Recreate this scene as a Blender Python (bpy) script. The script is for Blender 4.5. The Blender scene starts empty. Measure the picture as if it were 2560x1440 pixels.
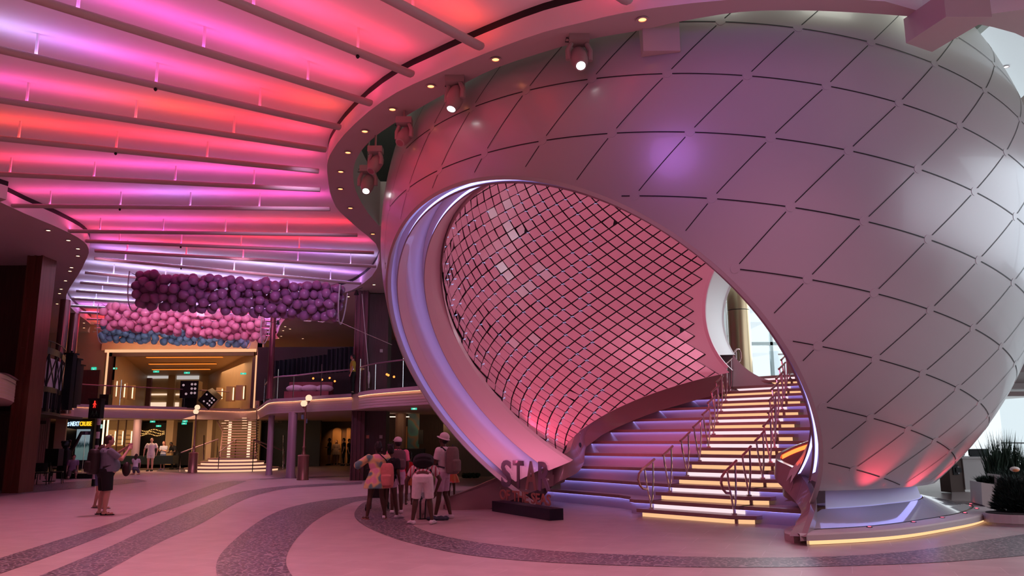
import bpy, bmesh, math, random
from mathutils import Vector, Matrix
from mathutils.geometry import tessellate_polygon
R_ = math.radians
PI = math.pi
random.seed(7)
SCN = bpy.context.scene
COL = SCN.collection
# ------------------------------------------------------------------ camera
F = 2000.0; HC = 1.7
PITCH = math.atan(375 / 2000.0); ROLL = R_(0.3)
cp, sp = math.cos(PITCH), math.sin(PITCH)
FW = Vector((0, cp, sp)); _u = Vector((0, -sp, cp)); _r = Vector((1, 0, 0))
RT = _r * math.cos(ROLL) - _u * math.sin(ROLL)
UP = _u * math.cos(ROLL) + _r * math.sin(ROLL)
CAM = Vector((0, 0, HC))
cd = bpy.data.cameras.new('camera'); cam = bpy.data.objects.new('camera', cd); COL.objects.link(cam)
cd.sensor_width = 36; cd.lens = 36 * F / 2560; cd.clip_start = .05; cd.clip_end = 400
m3 = Matrix((RT, UP, -FW)).transposed()
cam.matrix_world = Matrix.Translation(CAM) @ m3.to_4x4()
SCN.camera = cam
SCN.view_settings.view_transform = 'Standard'; SCN.view_settings.look = 'None'
SCN.view_settings.exposure = 0.0; SCN.view_settings.gamma = 1; SCN.view_settings.use_curve_mapping = False
# ------------------------------------------------------------------ world (overcast daylight outside the windows)
W = bpy.data.worlds.new('sky'); SCN.world = W; W.use_nodes = True
W.node_tree.nodes['Background'].inputs[0].default_value = (.88, .96, 1, 1)
W.node_tree.nodes['Background'].inputs[1].default_value = 1.1
W.light_settings.distance = 10

def lamp(name, kind, loc, col, power, target=None, **kw):
    d = bpy.data.lights.new(name, kind); d.color = col; d.energy = power
    for k, v in kw.items(): setattr(d, k, v)
    o = bpy.data.objects.new(name, d); o.location = loc; COL.objects.link(o)
    if target is not None:
        o.rotation_euler = (Vector(target) - Vector(loc)).to_track_quat('-Z', 'Y').to_euler()
    return o
# daylight through the atrium windows on the right
lamp('window_daylight', 'AREA', (21.2, 14, 7.5), (.80, .88, 1), 1500, (4, 18, 6), shape='RECTANGLE', size=24, size_y=8)
lamp('atrium_daylight', 'AREA', (14, 33.5, 9), (.85, .95, 1), 1300, (8, 24, 5), shape='RECTANGLE', size=12, size_y=8)
for _a in (-155, -125, -95, -65, -35, 180):
    lamp('skylight', 'AREA', (4.2 + 9.2 * math.cos(R_(_a)), 18.5 + 9.2 * math.sin(R_(_a)), 13.9), (.92, .96, .84), 85, (4.2 + 5 * math.cos(R_(_a)), 18.5 + 5 * math.sin(R_(_a)), 9), shape='DISK', size=2.5)
# promenade fill: unseen spots added below the ceiling, in the pink and violet of the show scene
for (x, y, c, p) in [(-4, 4, (1, .36, .46), 1500), (-9, 9, (1, .46, .42), 1400), (1.5, 2.5, (1, .34, .50), 1300), (7, 3.5, (.85, .45, .85), 800), (-6, 14, (1, .38, .55), 800),
                     (-10, 20, (1, .40, .58), 1000), (-7, 28, (.95, .42, .72), 950), (-11, 37, (.9, .46, .8), 900), (-1.8, 8.5, (1, .36, .55), 1000), (4, 8.5, (1, .36, .50), 750),
                     (12, 9.5, (.8, .60, .85), 500), (-16, 16, (1, .4, .5), 500)]:
    lamp('unseen_fill_spot', 'SPOT', (x, y, 7.8), c, p, (x, y, 0), spot_size=R_(112), spot_blend=.9, shadow_soft_size=.5)
# unseen show spots on the sphere; added fill and parapet-strip wash on the tiles
lamp('unseen_show_spot', 'SPOT', (-3.4, 11.5, 7.4), (1, .07, .13), 150, (-1.8, 15.0, 6.0), spot_size=R_(80), spot_blend=1, shadow_soft_size=.9)
lamp('unseen_show_spot', 'SPOT', (.8, 5.5, 7.6), (.55, .20, 1), 420, (4.2, 11.3, 6.0), spot_size=R_(60), spot_blend=1, shadow_soft_size=1.2)
lamp('inner_fill', 'AREA', (3.6, 16.2, 10.4), (1, .50, .66), 125, (2.6, 23.0, 5.2), shape='DISK', size=3)  # unseen area lamps added inside the sphere to brighten the tile wall
lamp('inner_fill', 'AREA', (6.2, 17.5, 9.4), (1, .45, .60), 40, (1.0, 22.0, 5.2), shape='DISK', size=2)
lamp('unseen_show_spot', 'SPOT', (11.5, 7.5, 11.6), (.72, .82, 1), 520, (8.5, 13.2, 9.0), spot_size=R_(80), spot_blend=1, shadow_soft_size=.14)
lamp('unseen_show_spot', 'SPOT', (12.5, 4.5, 9.0), (.70, .78, 1), 420, (8.5, 13.0, 7.0), spot_size=R_(60), spot_blend=1, shadow_soft_size=.14)
lamp('tile_wash', 'AREA', (2.2, 20.2, 2.1), (1, .10, .22), 38, (3.0, 24, 4.0), shape='RECTANGLE', size=3.5, size_y=.2)
lamp('tile_wash', 'AREA', (.3, 18.8, 1.2), (1, .25, .45), 16, (-1, 22, 4.5), shape='RECTANGLE', size=2.5, size_y=.2)

lamp('net_fill', 'SPOT', (-4.5, 17.0, 7.6), (.85, .50, .95), 1500, (-7.6, 25.5, 6.4), spot_size=R_(42), spot_blend=.8, shadow_soft_size=.3)  # unseen spots added to brighten the balloon nets
lamp('net_fill', 'SPOT', (-9.5, 26.8, 7.6), (1, .42, .68), 800, (-10.6, 32.5, 6.3), spot_size=R_(66), spot_blend=.8, shadow_soft_size=.3)
lamp('net_fill', 'SPOT', (-14.5, 26.8, 7.6), (1, .42, .68), 800, (-14.6, 32.5, 6.3), spot_size=R_(66), spot_blend=.8, shadow_soft_size=.3)
lamp('net_fill', 'SPOT', (-15.0, 33.6, 4.4), (.7, .8, 1), 260, (-16.0, 38, 5.9), spot_size=R_(95), spot_blend=.8, shadow_soft_size=.3)

# ------------------------------------------------------------------ helpers
def ray(x, y):
    return (FW * F + RT * (x - 1280) - UP * (y - 720)).normalized()
def atz(x, y, z=0.0):
    d = ray(x, y); return CAM + d * ((z - HC) / d.z)
def aty(x, y, Y):
    d = ray(x, y); return CAM + d * (Y / d.y)
def atp(x, y, n, k):
    d = ray(x, y); n = Vector(n); return CAM + d * ((k - n.dot(CAM)) / n.dot(d))
def srgb(h):
    c = [int(h[i:i + 2], 16) / 255 for i in (0, 2, 4)]
    return tuple((v / 12.92 if v <= .04045 else ((v + .055) / 1.055) ** 2.4) for v in c)
MATS = {}
def mat(name, col, rough=.5, metal=0, emit=None, es=0, trans=0, alpha=1, var=0, scale=20, bump=0, coat=0, stretch=None, spec=.5, ior=1.45):
    if name in MATS: return MATS[name]
    m = bpy.data.materials.new(name); m.use_nodes = True; nt = m.node_tree; b = nt.nodes['Principled BSDF']
    if isinstance(col, str): col = srgb(col)
    b.inputs['Base Color'].default_value = (*col, 1); b.inputs['Roughness'].default_value = rough
    b.inputs['Metallic'].default_value = metal; b.inputs['Specular IOR Level'].default_value = spec
    b.inputs['Coat Weight'].default_value = coat; b.inputs['IOR'].default_value = ior
    b.inputs['Transmission Weight'].default_value = trans; b.inputs['Alpha'].default_value = alpha
    if emit is not None:
        if isinstance(emit, str): emit = srgb(emit)
        b.inputs['Emission Color'].default_value = (*emit, 1); b.inputs['Emission Strength'].default_value = es
    if var or bump:
        tc = nt.nodes.new('ShaderNodeTexCoord'); mp = nt.nodes.new('ShaderNodeMapping'); nz = nt.nodes.new('ShaderNodeTexNoise')
        nt.links.new(tc.outputs['Object'], mp.inputs[0]); nt.links.new(mp.outputs[0], nz.inputs[0])
        if stretch: mp.inputs['Scale'].default_value = stretch
        nz.inputs['Scale'].default_value = scale; nz.inputs['Detail'].default_value = 4
        if var:
            mx = nt.nodes.new('ShaderNodeMix'); mx.data_type = 'RGBA'
            mx.inputs[6].default_value = (*[max(0, c * (1 - var)) for c in col], 1); mx.inputs[7].default_value = (*[min(1, c * (1 + var)) for c in col], 1)
            nt.links.new(nz.outputs[0], mx.inputs[0]); nt.links.new(mx.outputs[2], b.inputs['Base Color'])
        if bump:
            bp = nt.nodes.new('ShaderNodeBump'); bp.inputs['Strength'].default_value = bump; bp.inputs['Distance'].default_value = .02
            nt.links.new(nz.outputs[0], bp.inputs['Height']); nt.links.new(bp.outputs[0], b.inputs['Normal'])
    MATS[name] = m; return m
def emis(name, col, s):
    if name in MATS: return MATS[name]
    m = bpy.data.materials.new(name); m.use_nodes = True; nt = m.node_tree; nt.nodes.clear()
    e = nt.nodes.new('ShaderNodeEmission'); o = nt.nodes.new('ShaderNodeOutputMaterial')
    if isinstance(col, str): col = srgb(col)
    e.inputs[0].default_value = (*col, 1); e.inputs[1].default_value = s; nt.links.new(e.outputs[0], o.inputs[0])
    MATS[name] = m; return m

def smooth_pts(P, k):
    out = []
    for i in range(len(P) - 1):
        p0, p1, p2, p3 = P[max(i - 1, 0)], P[i], P[i + 1], P[min(i + 2, len(P) - 1)]
        for q in range(k):
            s = q / k; out.append(((2 * p1) + (p2 - p0) * s + (2 * p0 - 5 * p1 + 4 * p2 - p3) * s * s + (3 * p1 - p0 - 3 * p2 + p3) * s ** 3) * .5)
    return out + [P[-1]]
class MB:
    def __init__(s): s.v = []; s.f = []; s.c = None
    def add(s, vs, fs):
        o = len(s.v); s.v += [Vector(p) for p in vs]; s.f += [tuple(i + o for i in f) for f in fs]; return s
    def box(s, a, b, rz=0, c=None):
        (x0, y0, z0), (x1, y1, z1) = a, b
        vs = [(x0, y0, z0), (x1, y0, z0), (x1, y1, z0), (x0, y1, z0), (x0, y0, z1), (x1, y0, z1), (x1, y1, z1), (x0, y1, z1)]
        if rz:
            c = Vector(c) if c else Vector(((x0 + x1) / 2, (y0 + y1) / 2, 0)); ca, sa = math.cos(rz), math.sin(rz)
            vs = [(c.x + (p[0] - c.x) * ca - (p[1] - c.y) * sa, c.y + (p[0] - c.x) * sa + (p[1] - c.y) * ca, p[2]) for p in vs]
        return s.add(vs, [(0, 3, 2, 1), (4, 5, 6, 7), (0, 1, 5, 4), (1, 2, 6, 5), (2, 3, 7, 6), (3, 0, 4, 7)])
    def tube(s, pts, r, n=8, caps=True, sq=None):
        pts = [Vector(p) for p in pts]; rs = r if isinstance(r, (list, tuple)) else [r] * len(pts)
        vs = []; fs = []; prev = None
        for i, p in enumerate(pts):
            d = (pts[min(i + 1, len(pts) - 1)] - pts[max(i - 1, 0)])
            if d.length < 1e-9: d = Vector((0, 0, 1))
            d.normalize()
            if prev is None:
                a = Vector((0, 0, 1)) if abs(d.z) < .9 else Vector((1, 0, 0))
            else: a = prev
            u = d.cross(a)
            if u.length < 1e-6: u = d.cross(Vector((0, 1, 0)))
            u.normalize(); v = u.cross(d).normalized(); prev = v
            for k in range(n):
                t = 2 * PI * (k + .5) / n
                vs.append(p + (u * math.cos(t) * (sq or 1) + v * math.sin(t)) * rs[i])
        for i in range(len(pts) - 1):
            for k in range(n):
                k2 = (k + 1) % n; fs.append((i * n + k, i * n + k2, (i + 1) * n + k2, (i + 1) * n + k))
        if caps: fs.append(tuple(range(n - 1, -1, -1))); fs.append(tuple((len(pts) - 1) * n + k for k in range(n)))
        return s.add(vs, fs)
    def cyl(s, c, r, z0, z1, n=20, r2=None):
        return s.tube([(c[0], c[1], z0), (c[0], c[1], z1)], [r, r2 if r2 is not None else r], n)
    def lathe(s, prof, c=(0, 0, 0), n=20):
        vs = []; fs = []
        for (r, z) in prof:
            for k in range(n):
                t = 2 * PI * k / n; vs.append((c[0] + r * math.cos(t), c[1] + r * math.sin(t), c[2] + z))
        for i in range(len(prof) - 1):
            for k in range(n):
                k2 = (k + 1) % n; fs.append((i * n + k, i * n + k2, (i + 1) * n + k2, (i + 1) * n + k))
        fs.append(tuple(range(n - 1, -1, -1))); fs.append(tuple((len(prof) - 1) * n + k for k in range(n)))
        return s.add(vs, fs)
    def ball(s, c, r, n=12, m=8, q=None):
        rr = r if isinstance(r, (tuple, list)) else (r, r, r); vs = [Vector((0, 0, -1))]; fs = []
        for i in range(1, m):
            a = -PI / 2 + PI * i / m
            for k in range(n): vs.append(Vector((math.cos(a) * math.cos(2 * PI * k / n), math.cos(a) * math.sin(2 * PI * k / n), math.sin(a))))
        vs.append(Vector((0, 0, 1)))
        for k in range(n): fs.append((0, 1 + (k + 1) % n, 1 + k)); fs.append((len(vs) - 1, 1 + (m - 2) * n + k, 1 + (m - 2) * n + (k + 1) % n))
        for i in range(m - 2):
            for k in range(n):
                a = 1 + i * n; k2 = (k + 1) % n; fs.append((a + k, a + k2, a + n + k2, a + n + k))
        out = []
        for v in vs:
            v = Vector((v.x * rr[0], v.y * rr[1], v.z * rr[2]))
            if q is not None: v = q @ v
            out.append(v + Vector(c))
        return s.add(out, fs)
    def strip(s, A, B, close=False):
        n = len(A); vs = list(A) + list(B); fs = []
        for i in range(n if close else n - 1):
            j = (i + 1) % n; fs.append((i, j, n + j, n + i))
        return s.add(vs, fs)
    def poly(s, pts, holes=(), z=None):
        loops = [[Vector(p) for p in pts]] + [[Vector(p) for p in h] for h in holes]
        flat = [p for l in loops for p in l]
        s.add(flat, [tuple(t) for t in tessellate_polygon(loops)]); return s
    def prism(s, pts, z0, z1):
        n = len(pts); vs = [(p[0], p[1], z0) for p in pts] + [(p[0], p[1], z1) for p in pts]
        tri = tessellate_polygon([[Vector((p[0], p[1], 0)) for p in pts]])
        fs = [tuple(t) for t in tri] + [tuple(i + n for i in t) for t in tri] + [(i, (i + 1) % n, n + (i + 1) % n, n + i) for i in range(n)]
        return s.add(vs, fs)
    def build(s, name, m, parent=None, smooth=False, kind=None, norm=True, loc=None):
        me = bpy.data.meshes.new(name); me.from_pydata([tuple(v) for v in s.v], [], s.f); me.update()
        if norm:
            bm = bmesh.new(); bm.from_mesh(me); bmesh.ops.recalc_face_normals(bm, faces=bm.faces); bm.to_mesh(me); bm.free()
        if isinstance(m, (list, tuple)):
            for q in m: me.materials.append(q)
        elif m: me.materials.append(m)
        if smooth: me.shade_smooth() if hasattr(me, 'shade_smooth') else None
        if smooth is True:
            try: me.set_sharp_from_angle(angle=R_(38))
            except Exception: pass
        o = bpy.data.objects.new(name, me); COL.objects.link(o)
        if loc is not None: o.location = loc
        if parent is not None: setpar(o, parent)
        if kind: o['kind'] = kind
        return o
def setpar(o, parent):      # meshes are built in world coordinates; a top-level parent keeps its own base point
    o.parent = parent
    if parent.parent is None: o.matrix_parent_inverse = parent.matrix_basis.inverted()
def tag(o, label, cat, group=None, kind=None):
    o['label'] = label; o['category'] = cat
    if group: o['group'] = group
    if kind: o['kind'] = kind
    return o
def thing(name, label, cat, loc=(0, 0, 0), rz=0, group=None):
    o = bpy.data.objects.new(name, None); o.location = loc; o.rotation_euler = (0, 0, rz); COL.objects.link(o)
    o.empty_display_size = .1
    return tag(o, label, cat, group)
def copy_tree(o, parent=None):
    c = o.copy(); COL.objects.link(c); c.parent = parent
    for ch in list(o.children): copy_tree(ch, c)
    return c
def text_mesh(s, size, depth=.01, bold=0.0):
    cu = bpy.data.curves.new('lettering', 'FONT'); cu.body = s; cu.size = size; cu.extrude = depth; cu.offset = bold; cu.align_x = 'CENTER'; cu.resolution_u = 3
    ob = bpy.data.objects.new('lettering', cu); COL.objects.link(ob)
    dg = bpy.context.evaluated_depsgraph_get(); me = bpy.data.meshes.new_from_object(ob.evaluated_get(dg))
    bpy.data.objects.remove(ob); bpy.data.curves.remove(cu); return me
def text_obj(name, s, size, m, origin, xdir, ydir, parent=None, depth=.01, bold=0.0, fitw=None, fith=None):
    me = text_mesh(s, size, depth, bold)
    xs = [v.co.x for v in me.vertices]; ys = [v.co.y for v in me.vertices]
    sx = fitw / (max(xs) - min(xs)) if fitw else 1; sy = fith / (max(ys) - min(ys)) if fith else sx
    xd = Vector(xdir).normalized(); yd = Vector(ydir).normalized(); zd = xd.cross(yd)
    mx = (max(xs) + min(xs)) / 2; my = min(ys)
    for v in me.vertices:
        v.co = Vector(origin) + xd * (v.co.x - mx) * sx + yd * (v.co.y - my) * sy + zd * v.co.z
    me.materials.clear(); me.materials.append(m)
    o = bpy.data.objects.new(name, me); COL.objects.link(o)
    if parent is not None: setpar(o, parent)
    return o
def rbox(px0, py0, px1, py1, Y, dep, mb=None):
    a = aty(px0, py1, Y); b = aty(px1, py0, Y); c = aty(px0, py0, Y); d = aty(px1, py1, Y)
    mb = mb or MB(); return mb.box(((a.x + c.x) / 2, Y, min(a.z, d.z)), ((b.x + d.x) / 2, Y + dep, max(b.z, c.z)))
# ------------------------------------------------------------------ materials
m_shell = mat('pearl_shell', (.47, .455, .45), rough=.30, metal=.15, coat=.15, spec=.5)
m_white = mat('white_paint', (.66, .62, .61), rough=.5)
m_soffit = mat('soffit_paint', (.52, .42, .41), rough=.6)
m_ceil = mat('ceiling_paint', (.85, .82, .83), rough=.6)
m_black = mat('black', (.006, .006, .007), rough=.5)
m_dark = mat('dark_metal', (.02, .022, .026), rough=.4, metal=.5)
m_chrome = mat('chrome', (.85, .8, .8), rough=.12, metal=1)
m_bronze = mat('bronze_cladding', (.22, .10, .065), rough=.35, metal=.6, var=.25, scale=3, stretch=(4, 4, .3))
m_wood = mat('dark_wood', (.075, .035, .028), rough=.5, var=.5, scale=6, stretch=(6, 6, .25))
m_wood2 = mat('panel_wood', (.10, .065, .06), rough=.5, var=.45, scale=7, stretch=(5, 5, .2))
m_gold = mat('gold_wall', (.50, .36, .20), rough=.5, var=.12, scale=2)
m_goldcol = mat('gold_column', (.42, .30, .18), rough=.3, metal=.8)
m_purplecol = mat('clad_column', (.36, .25, .33), rough=.35, metal=.2)
m_stone = mat('stair_stone', (.40, .27, .25), rough=.32, var=.15, scale=9)
m_riser = mat('riser_stone', (.62, .58, .70), rough=.4)
m_glass = mat('clear_glass', (.9, .95, .95), rough=.02, trans=1, ior=1.02, spec=.3)
def thin_glass(name, tint, a, rough=.03):
    m = bpy.data.materials.new(name); m.use_nodes = True; nt = m.node_tree; nt.nodes.clear()
    o = nt.nodes.new('ShaderNodeOutputMaterial'); mx = nt.nodes.new('ShaderNodeMixShader'); t = nt.nodes.new('ShaderNodeBsdfTransparent'); g = nt.nodes.new('ShaderNodeBsdfGlossy')
    t.inputs[0].default_value = (*tint, 1); g.inputs['Roughness'].default_value = rough; mx.inputs[0].default_value = a
    nt.links.new(t.outputs[0], mx.inputs[1]); nt.links.new(g.outputs[0], mx.inputs[2]); nt.links.new(mx.outputs[0], o.inputs[0]); return m
m_pane = thin_glass('window_pane', (.93, .96, .97), .06)
m_film = thin_glass('clear_film', (.96, .95, .97), .045, .12)
m_acryl = thin_glass('acrylic', (.975, .97, .98), .05)
E_VIO = emis('violet_led', (.36, .34, 1.0), 6.5)
E_VIO3 = emis('violet_ring_led', (.36, .36, 1.0), 3.0)
E_VIO2 = emis('violet_stair_led', (.40, .33, 1.0), 3.2)
E_YEL = emis('amber_stair_led', (1, .55, .28), 1.0)
E_WHT = emis('rose_white_stair_led', (1, .76, .82), 1.05)
E_WARM = emis('warm_led', (1, .56, .27), 1.3)
E_ORG = emis('orange_led', (1, .24, .03), 1.1)
E_DOWN = emis('downlight_lamp', (1, .62, .36), 9)
E_DOWNO = emis('orange_downlight', (1, .28, .09), 5)
E_RED = emis('red_led', (1, .05, .09), 9)
E_SPOT = emis('spot_lens', (.93, 1, 1), 7)
E_GREEN = emis('exit_green', (.05, .75, .5), .9)
# floor: pale stone tiles, faint joints
mf = bpy.data.materials.new('promenade_stone'); mf.use_nodes = True; nt = mf.node_tree; b = nt.nodes['Principled BSDF']
tc = nt.nodes.new('ShaderNodeTexCoord'); mp = nt.nodes.new('ShaderNodeMapping'); mp.inputs['Rotation'].default_value = (0, 0, R_(22))
bk = nt.nodes.new('ShaderNodeTexBrick'); bk.inputs['Color1'].default_value = (.56, .43, .42, 1); bk.inputs['Color2'].default_value = (.53, .40, .40, 1)
bk.inputs['Mortar'].default_value = (.66, .54, .54, 1); bk.inputs['Scale'].default_value = 1; bk.inputs['Mortar Size'].default_value = .006
bk.inputs['Brick Width'].default_value = 1.2; bk.inputs['Row Height'].default_value = .6; bk.inputs['Bias'].default_value = 0
nz = nt.nodes.new('ShaderNodeTexNoise'); nz.inputs['Scale'].default_value = 2.2; nz.inputs['Detail'].default_value = 8
mx = nt.nodes.new('ShaderNodeMix'); mx.data_type = 'RGBA'; mx.blend_type = 'MULTIPLY'; mx.inputs[0].default_value = .35
nt.links.new(tc.outputs['Object'], mp.inputs[0]); nt.links.new(mp.outputs[0], bk.inputs[0]); nt.links.new(tc.outputs['Object'], nz.inputs[0])
nt.links.new(bk.outputs[0], mx.inputs[6]); nt.links.new(nz.outputs[0], mx.inputs[7]); nt.links.new(mx.outputs[2], b.inputs['Base Color'])
b.inputs['Roughness'].default_value = .38; b.inputs['Specular IOR Level'].default_value = .45
# pebble inlay
mi = bpy.data.materials.new('pebble_inlay'); mi.use_nodes = True; nt = mi.node_tree; b = nt.nodes['Principled BSDF']
tc = nt.nodes.new('ShaderNodeTexCoord'); vo = nt.nodes.new('ShaderNodeTexVoronoi'); vo.feature = 'DISTANCE_TO_EDGE'; vo.inputs['Scale'].default_value = 11
cr = nt.nodes.new('ShaderNodeValToRGB'); cr.color_ramp.elements[0].position = .02; cr.color_ramp.elements[0].color = (.33, .27, .29, 1); cr.color_ramp.elements[1].position = .13; cr.color_ramp.elements[1].color = (.07, .055, .07, 1)
nt.links.new(tc.outputs['Object'], vo.inputs[0]); nt.links.new(vo.outputs[0], cr.inputs[0]); nt.links.new(cr.outputs[0], b.inputs['Base Color']); b.inputs['Roughness'].default_value = .35

# ------------------------------------------------------------------ setting: floor, inlays
FLOOR = MB().poly([Vector(p) for p in ((-34, -10, 0), (21.8, -10, 0), (21.8, 35.6, 0), (7, 35.6, 0), (7, 75, 0), (-34, 75, 0))]).build('floor', mf, kind='structure')
def inlay(n, up, lo, z=.004):
    def rs(pts, k):
        P = [atz(x, y, z) for x, y in pts]; L = [0]
        for i in range(1, len(P)): L.append(L[-1] + (P[i] - P[i - 1]).length)
        out = []
        for q in range(k):
            t = L[-1] * q / (k - 1); i = max(j for j in range(len(P)) if L[j] <= t + 1e-9); i = min(i, len(P) - 2)
            # Catmull-Rom
            p0, p1, p2, p3 = P[max(i - 1, 0)], P[i], P[i + 1], P[min(i + 2, len(P) - 1)]; s = (t - L[i]) / max(1e-9, L[i + 1] - L[i])
            v = ((2 * p1) + (p2 - p0) * s + (2 * p0 - 5 * p1 + 4 * p2 - p3) * s * s + (3 * p1 - p0 - 3 * p2 + p3) * s ** 3) * .5; v.z = z; out.append(v)
        return out
    MB().strip(rs(up, 48), rs(lo, 48)).build('trim_%d' % n, mi, kind='structure')
inlay(1, [(-60, 1412), (0, 1395), (225, 1325), (300, 1300), (375, 1270), (450, 1240), (537, 1211), (575, 1203), (614, 1202)],
      [(-60, 1455), (0, 1434), (125, 1390), (275, 1332), (375, 1287), (450, 1265), (550, 1227), (590, 1212), (616, 1203)])
inlay(2, [(60, 1455), (250, 1377), (375, 1320), (500, 1265), (587, 1233), (650, 1222), (700, 1216), (775, 1211), (905, 1204)],
      [(215, 1455), (400, 1355), (500, 1310), (575, 1266), (625, 1243), (675, 1229), (720, 1221), (775, 1217), (905, 1210)])
inlay(3, [(548, 1455), (540, 1415), (560, 1375), (620, 1322), (680, 1285), (740, 1264), (830, 1248), (960, 1236), (1100, 1229), (1200, 1224)],
      [(742, 1455), (715, 1405), (735, 1355), (780, 1308), (820, 1282), (860, 1264), (900, 1252), (980, 1247), (1110, 1240), (1200, 1234)], .0045)
inlay(4, [(1075, 1236), (1000, 1238), (945, 1245), (908, 1257), (888, 1278), (890, 1297), (920, 1318), (985, 1345), (1080, 1370), (1200, 1391), (1400, 1407), (1700, 1417), (2000, 1417), (2300, 1408), (2500, 1394), (2620, 1383)],
      [(1085, 1243), (1060, 1245), (1030, 1250), (1010, 1258), (1000, 1272), (1003, 1287), (1020, 1305), (1060, 1326), (1120, 1342), (1220, 1359), (1400, 1378), (1700, 1391), (2000, 1393), (2250, 1380), (2450, 1352), (2620, 1325)], .005)
inlay(5, [(-60, 1230), (0, 1222), (50, 1214), (185, 1204), (320, 1197), (367, 1202)], [(-60, 1252), (0, 1241), (100, 1230), (230, 1218), (330, 1208), (368, 1203)])
inlay(6, [(650, 1197), (720, 1193), (800, 1191), (900, 1188)], [(650, 1199), (720, 1196), (800, 1194), (900, 1191)])
inlay(7, [(392, 1176), (430, 1170), (480, 1166), (660, 1160), (735, 1158)], [(392, 1179), (430, 1181), (500, 1184), (680, 1178), (735, 1170)])

# ------------------------------------------------------------------ sphere frame
SC = Vector((4.16, 18.5, 6.18)); SR = 7.18; TC = Vector((4.158, 18.32, 5.787)); TR = 5.8
N0 = Vector((-.542, -.52, -.66)).normalized(); WD = Vector((.722, .692, 0)).normalized(); TD = Vector((WD.y, -WD.x, 0))
EX1 = Vector((-.66820, -.74085, .06826)).normalized(); EX2 = Vector((-.61677, -.77916, .11182)).normalized()
PN = Vector((.26319464, .26636623, -.92724194)); PK = 4.565891
def on_sphere(x, y, far, c=SC, R=SR):
    d = ray(x, y); o = CAM - c; bb = o.dot(d); D = max(0, bb * bb - o.dot(o) + R * R); return CAM + d * (-bb + (1 if far else -1) * math.sqrt(D))
def st(s, t, z): p = WD * s + TD * t; return Vector((p.x, p.y, z))
def circ(c, n, r, k, a0=0):
    u = n.cross(Vector((0, 0, 1))).normalized(); v = u.cross(n)
    return [c + (u * math.cos(a0 + 2 * PI * i / k) + v * math.sin(a0 + 2 * PI * i / k)) * r for i in range(k)]
def uvsphere(c, R, nu=320, nv=160):
    bm = bmesh.new(); bmesh.ops.create_uvsphere(bm, u_segments=nu, v_segments=nv, radius=R); bmesh.ops.translate(bm, verts=bm.verts, vec=c); return bm
def cut(bm, co, no):   # drop everything on the side the normal points to
    bmesh.ops.bisect_plane(bm, geom=bm.verts[:] + bm.edges[:] + bm.faces[:], plane_co=co, plane_no=no, clear_outer=True)
def bm_obj(bm, name, m, parent=None, smooth=True, kind=None):
    me = bpy.data.meshes.new(name); bm.to_mesh(me); bm.free(); me.materials.append(m)
    if smooth: me.shade_smooth()
    o = bpy.data.objects.new(name, me); COL.objects.link(o)
    if parent is not None: setpar(o, parent)
    if kind: o['kind'] = kind
    return o
PEARL = thing('sphere_pavilion', 'giant white panelled sphere with a round opening around the grand staircase', 'sphere', (4.16, 18.5, 0))
bm = uvsphere(SC, SR)
cut(bm, SC + N0 * 5.44, N0); cut(bm, Vector((0, 0, .80)), Vector((0, 0, -1))); cut(bm, SC - EX2 * 6.84, -EX2)
bm_obj(bm, 'shell', m_shell, PEARL)
# rim of the opening
k = 200
A = circ(SC + N0 * 5.44, N0, 4.685, k); B = circ(SC + N0 * 5.46, N0, 4.62, k); C2 = circ(SC + N0 * 5.36, N0, 4.60, k)
keep = [i for i in range(k) if A[i].z > .2]
def zc(L): return [L[i] for i in range(k)]
def ring(mb, A, B, zmin=.05, para=None):
    n = len(A); o = len(mb.v); mb.v += A + B
    for i in range(n):
        j = (i + 1) % n
        if min(A[i].z, A[j].z, B[i].z, B[j].z) > zmin and not (para is not None and (para < .1 or A[i].x < 3.6) and max(PN.dot(A[i]), PN.dot(B[i])) > PK + para): mb.f.append((o + i, o + j, o + n + j, o + n + i))
mb = MB(); ring(mb, A, B); ring(mb, B, C2); mb.build('opening_rim', m_shell, PEARL, smooth=True)
# panel joints: rings of latitude about a tilted axis, and slanting joints between the node caps
AX = Vector((.15, .15, 1)).normalized(); AU = Vector((0, 1, 0)).cross(AX).normalized(); AV = AX.cross(AU)
def sp(la, lo, R): la, lo = R_(la), R_(lo); return SC + R * (math.cos(la) * (math.cos(lo) * AU + math.sin(lo) * AV) + math.sin(la) * AX)
LAT = [30, 22.1, 14.2, 6.3, -1.7, -9.55, -17.55, -25.6, -33.3, -40.9, -48.9]
OFF = [-71.5, -77.5, -83.5, -89.5, -95.5, -101.8, -108.1, -113.9, -119.6, -124.6, -129.4]
def vis(p): return (p - SC).dot(N0) < 5.40 and p.z > .85 and (p - SC).dot(EX2) > -6.8
mbj = MB(); caps = []
def joint(P, Wd, dpt=.004):
    for i in range(len(P) - 1):
        a, b = P[i], P[i + 1]
        if not (vis(a) and vis(b)): continue
        d = (b - a).normalized(); n = ((a + b) / 2 - SC).normalized(); s = d.cross(n) * Wd / 2; a2 = a + d * -.002; b2 = b + d * .002
        mbj.add([a2 - s, a2 + s, b2 + s, b2 - s], [(0, 1, 2, 3)])
Rj = SR + .006
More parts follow.
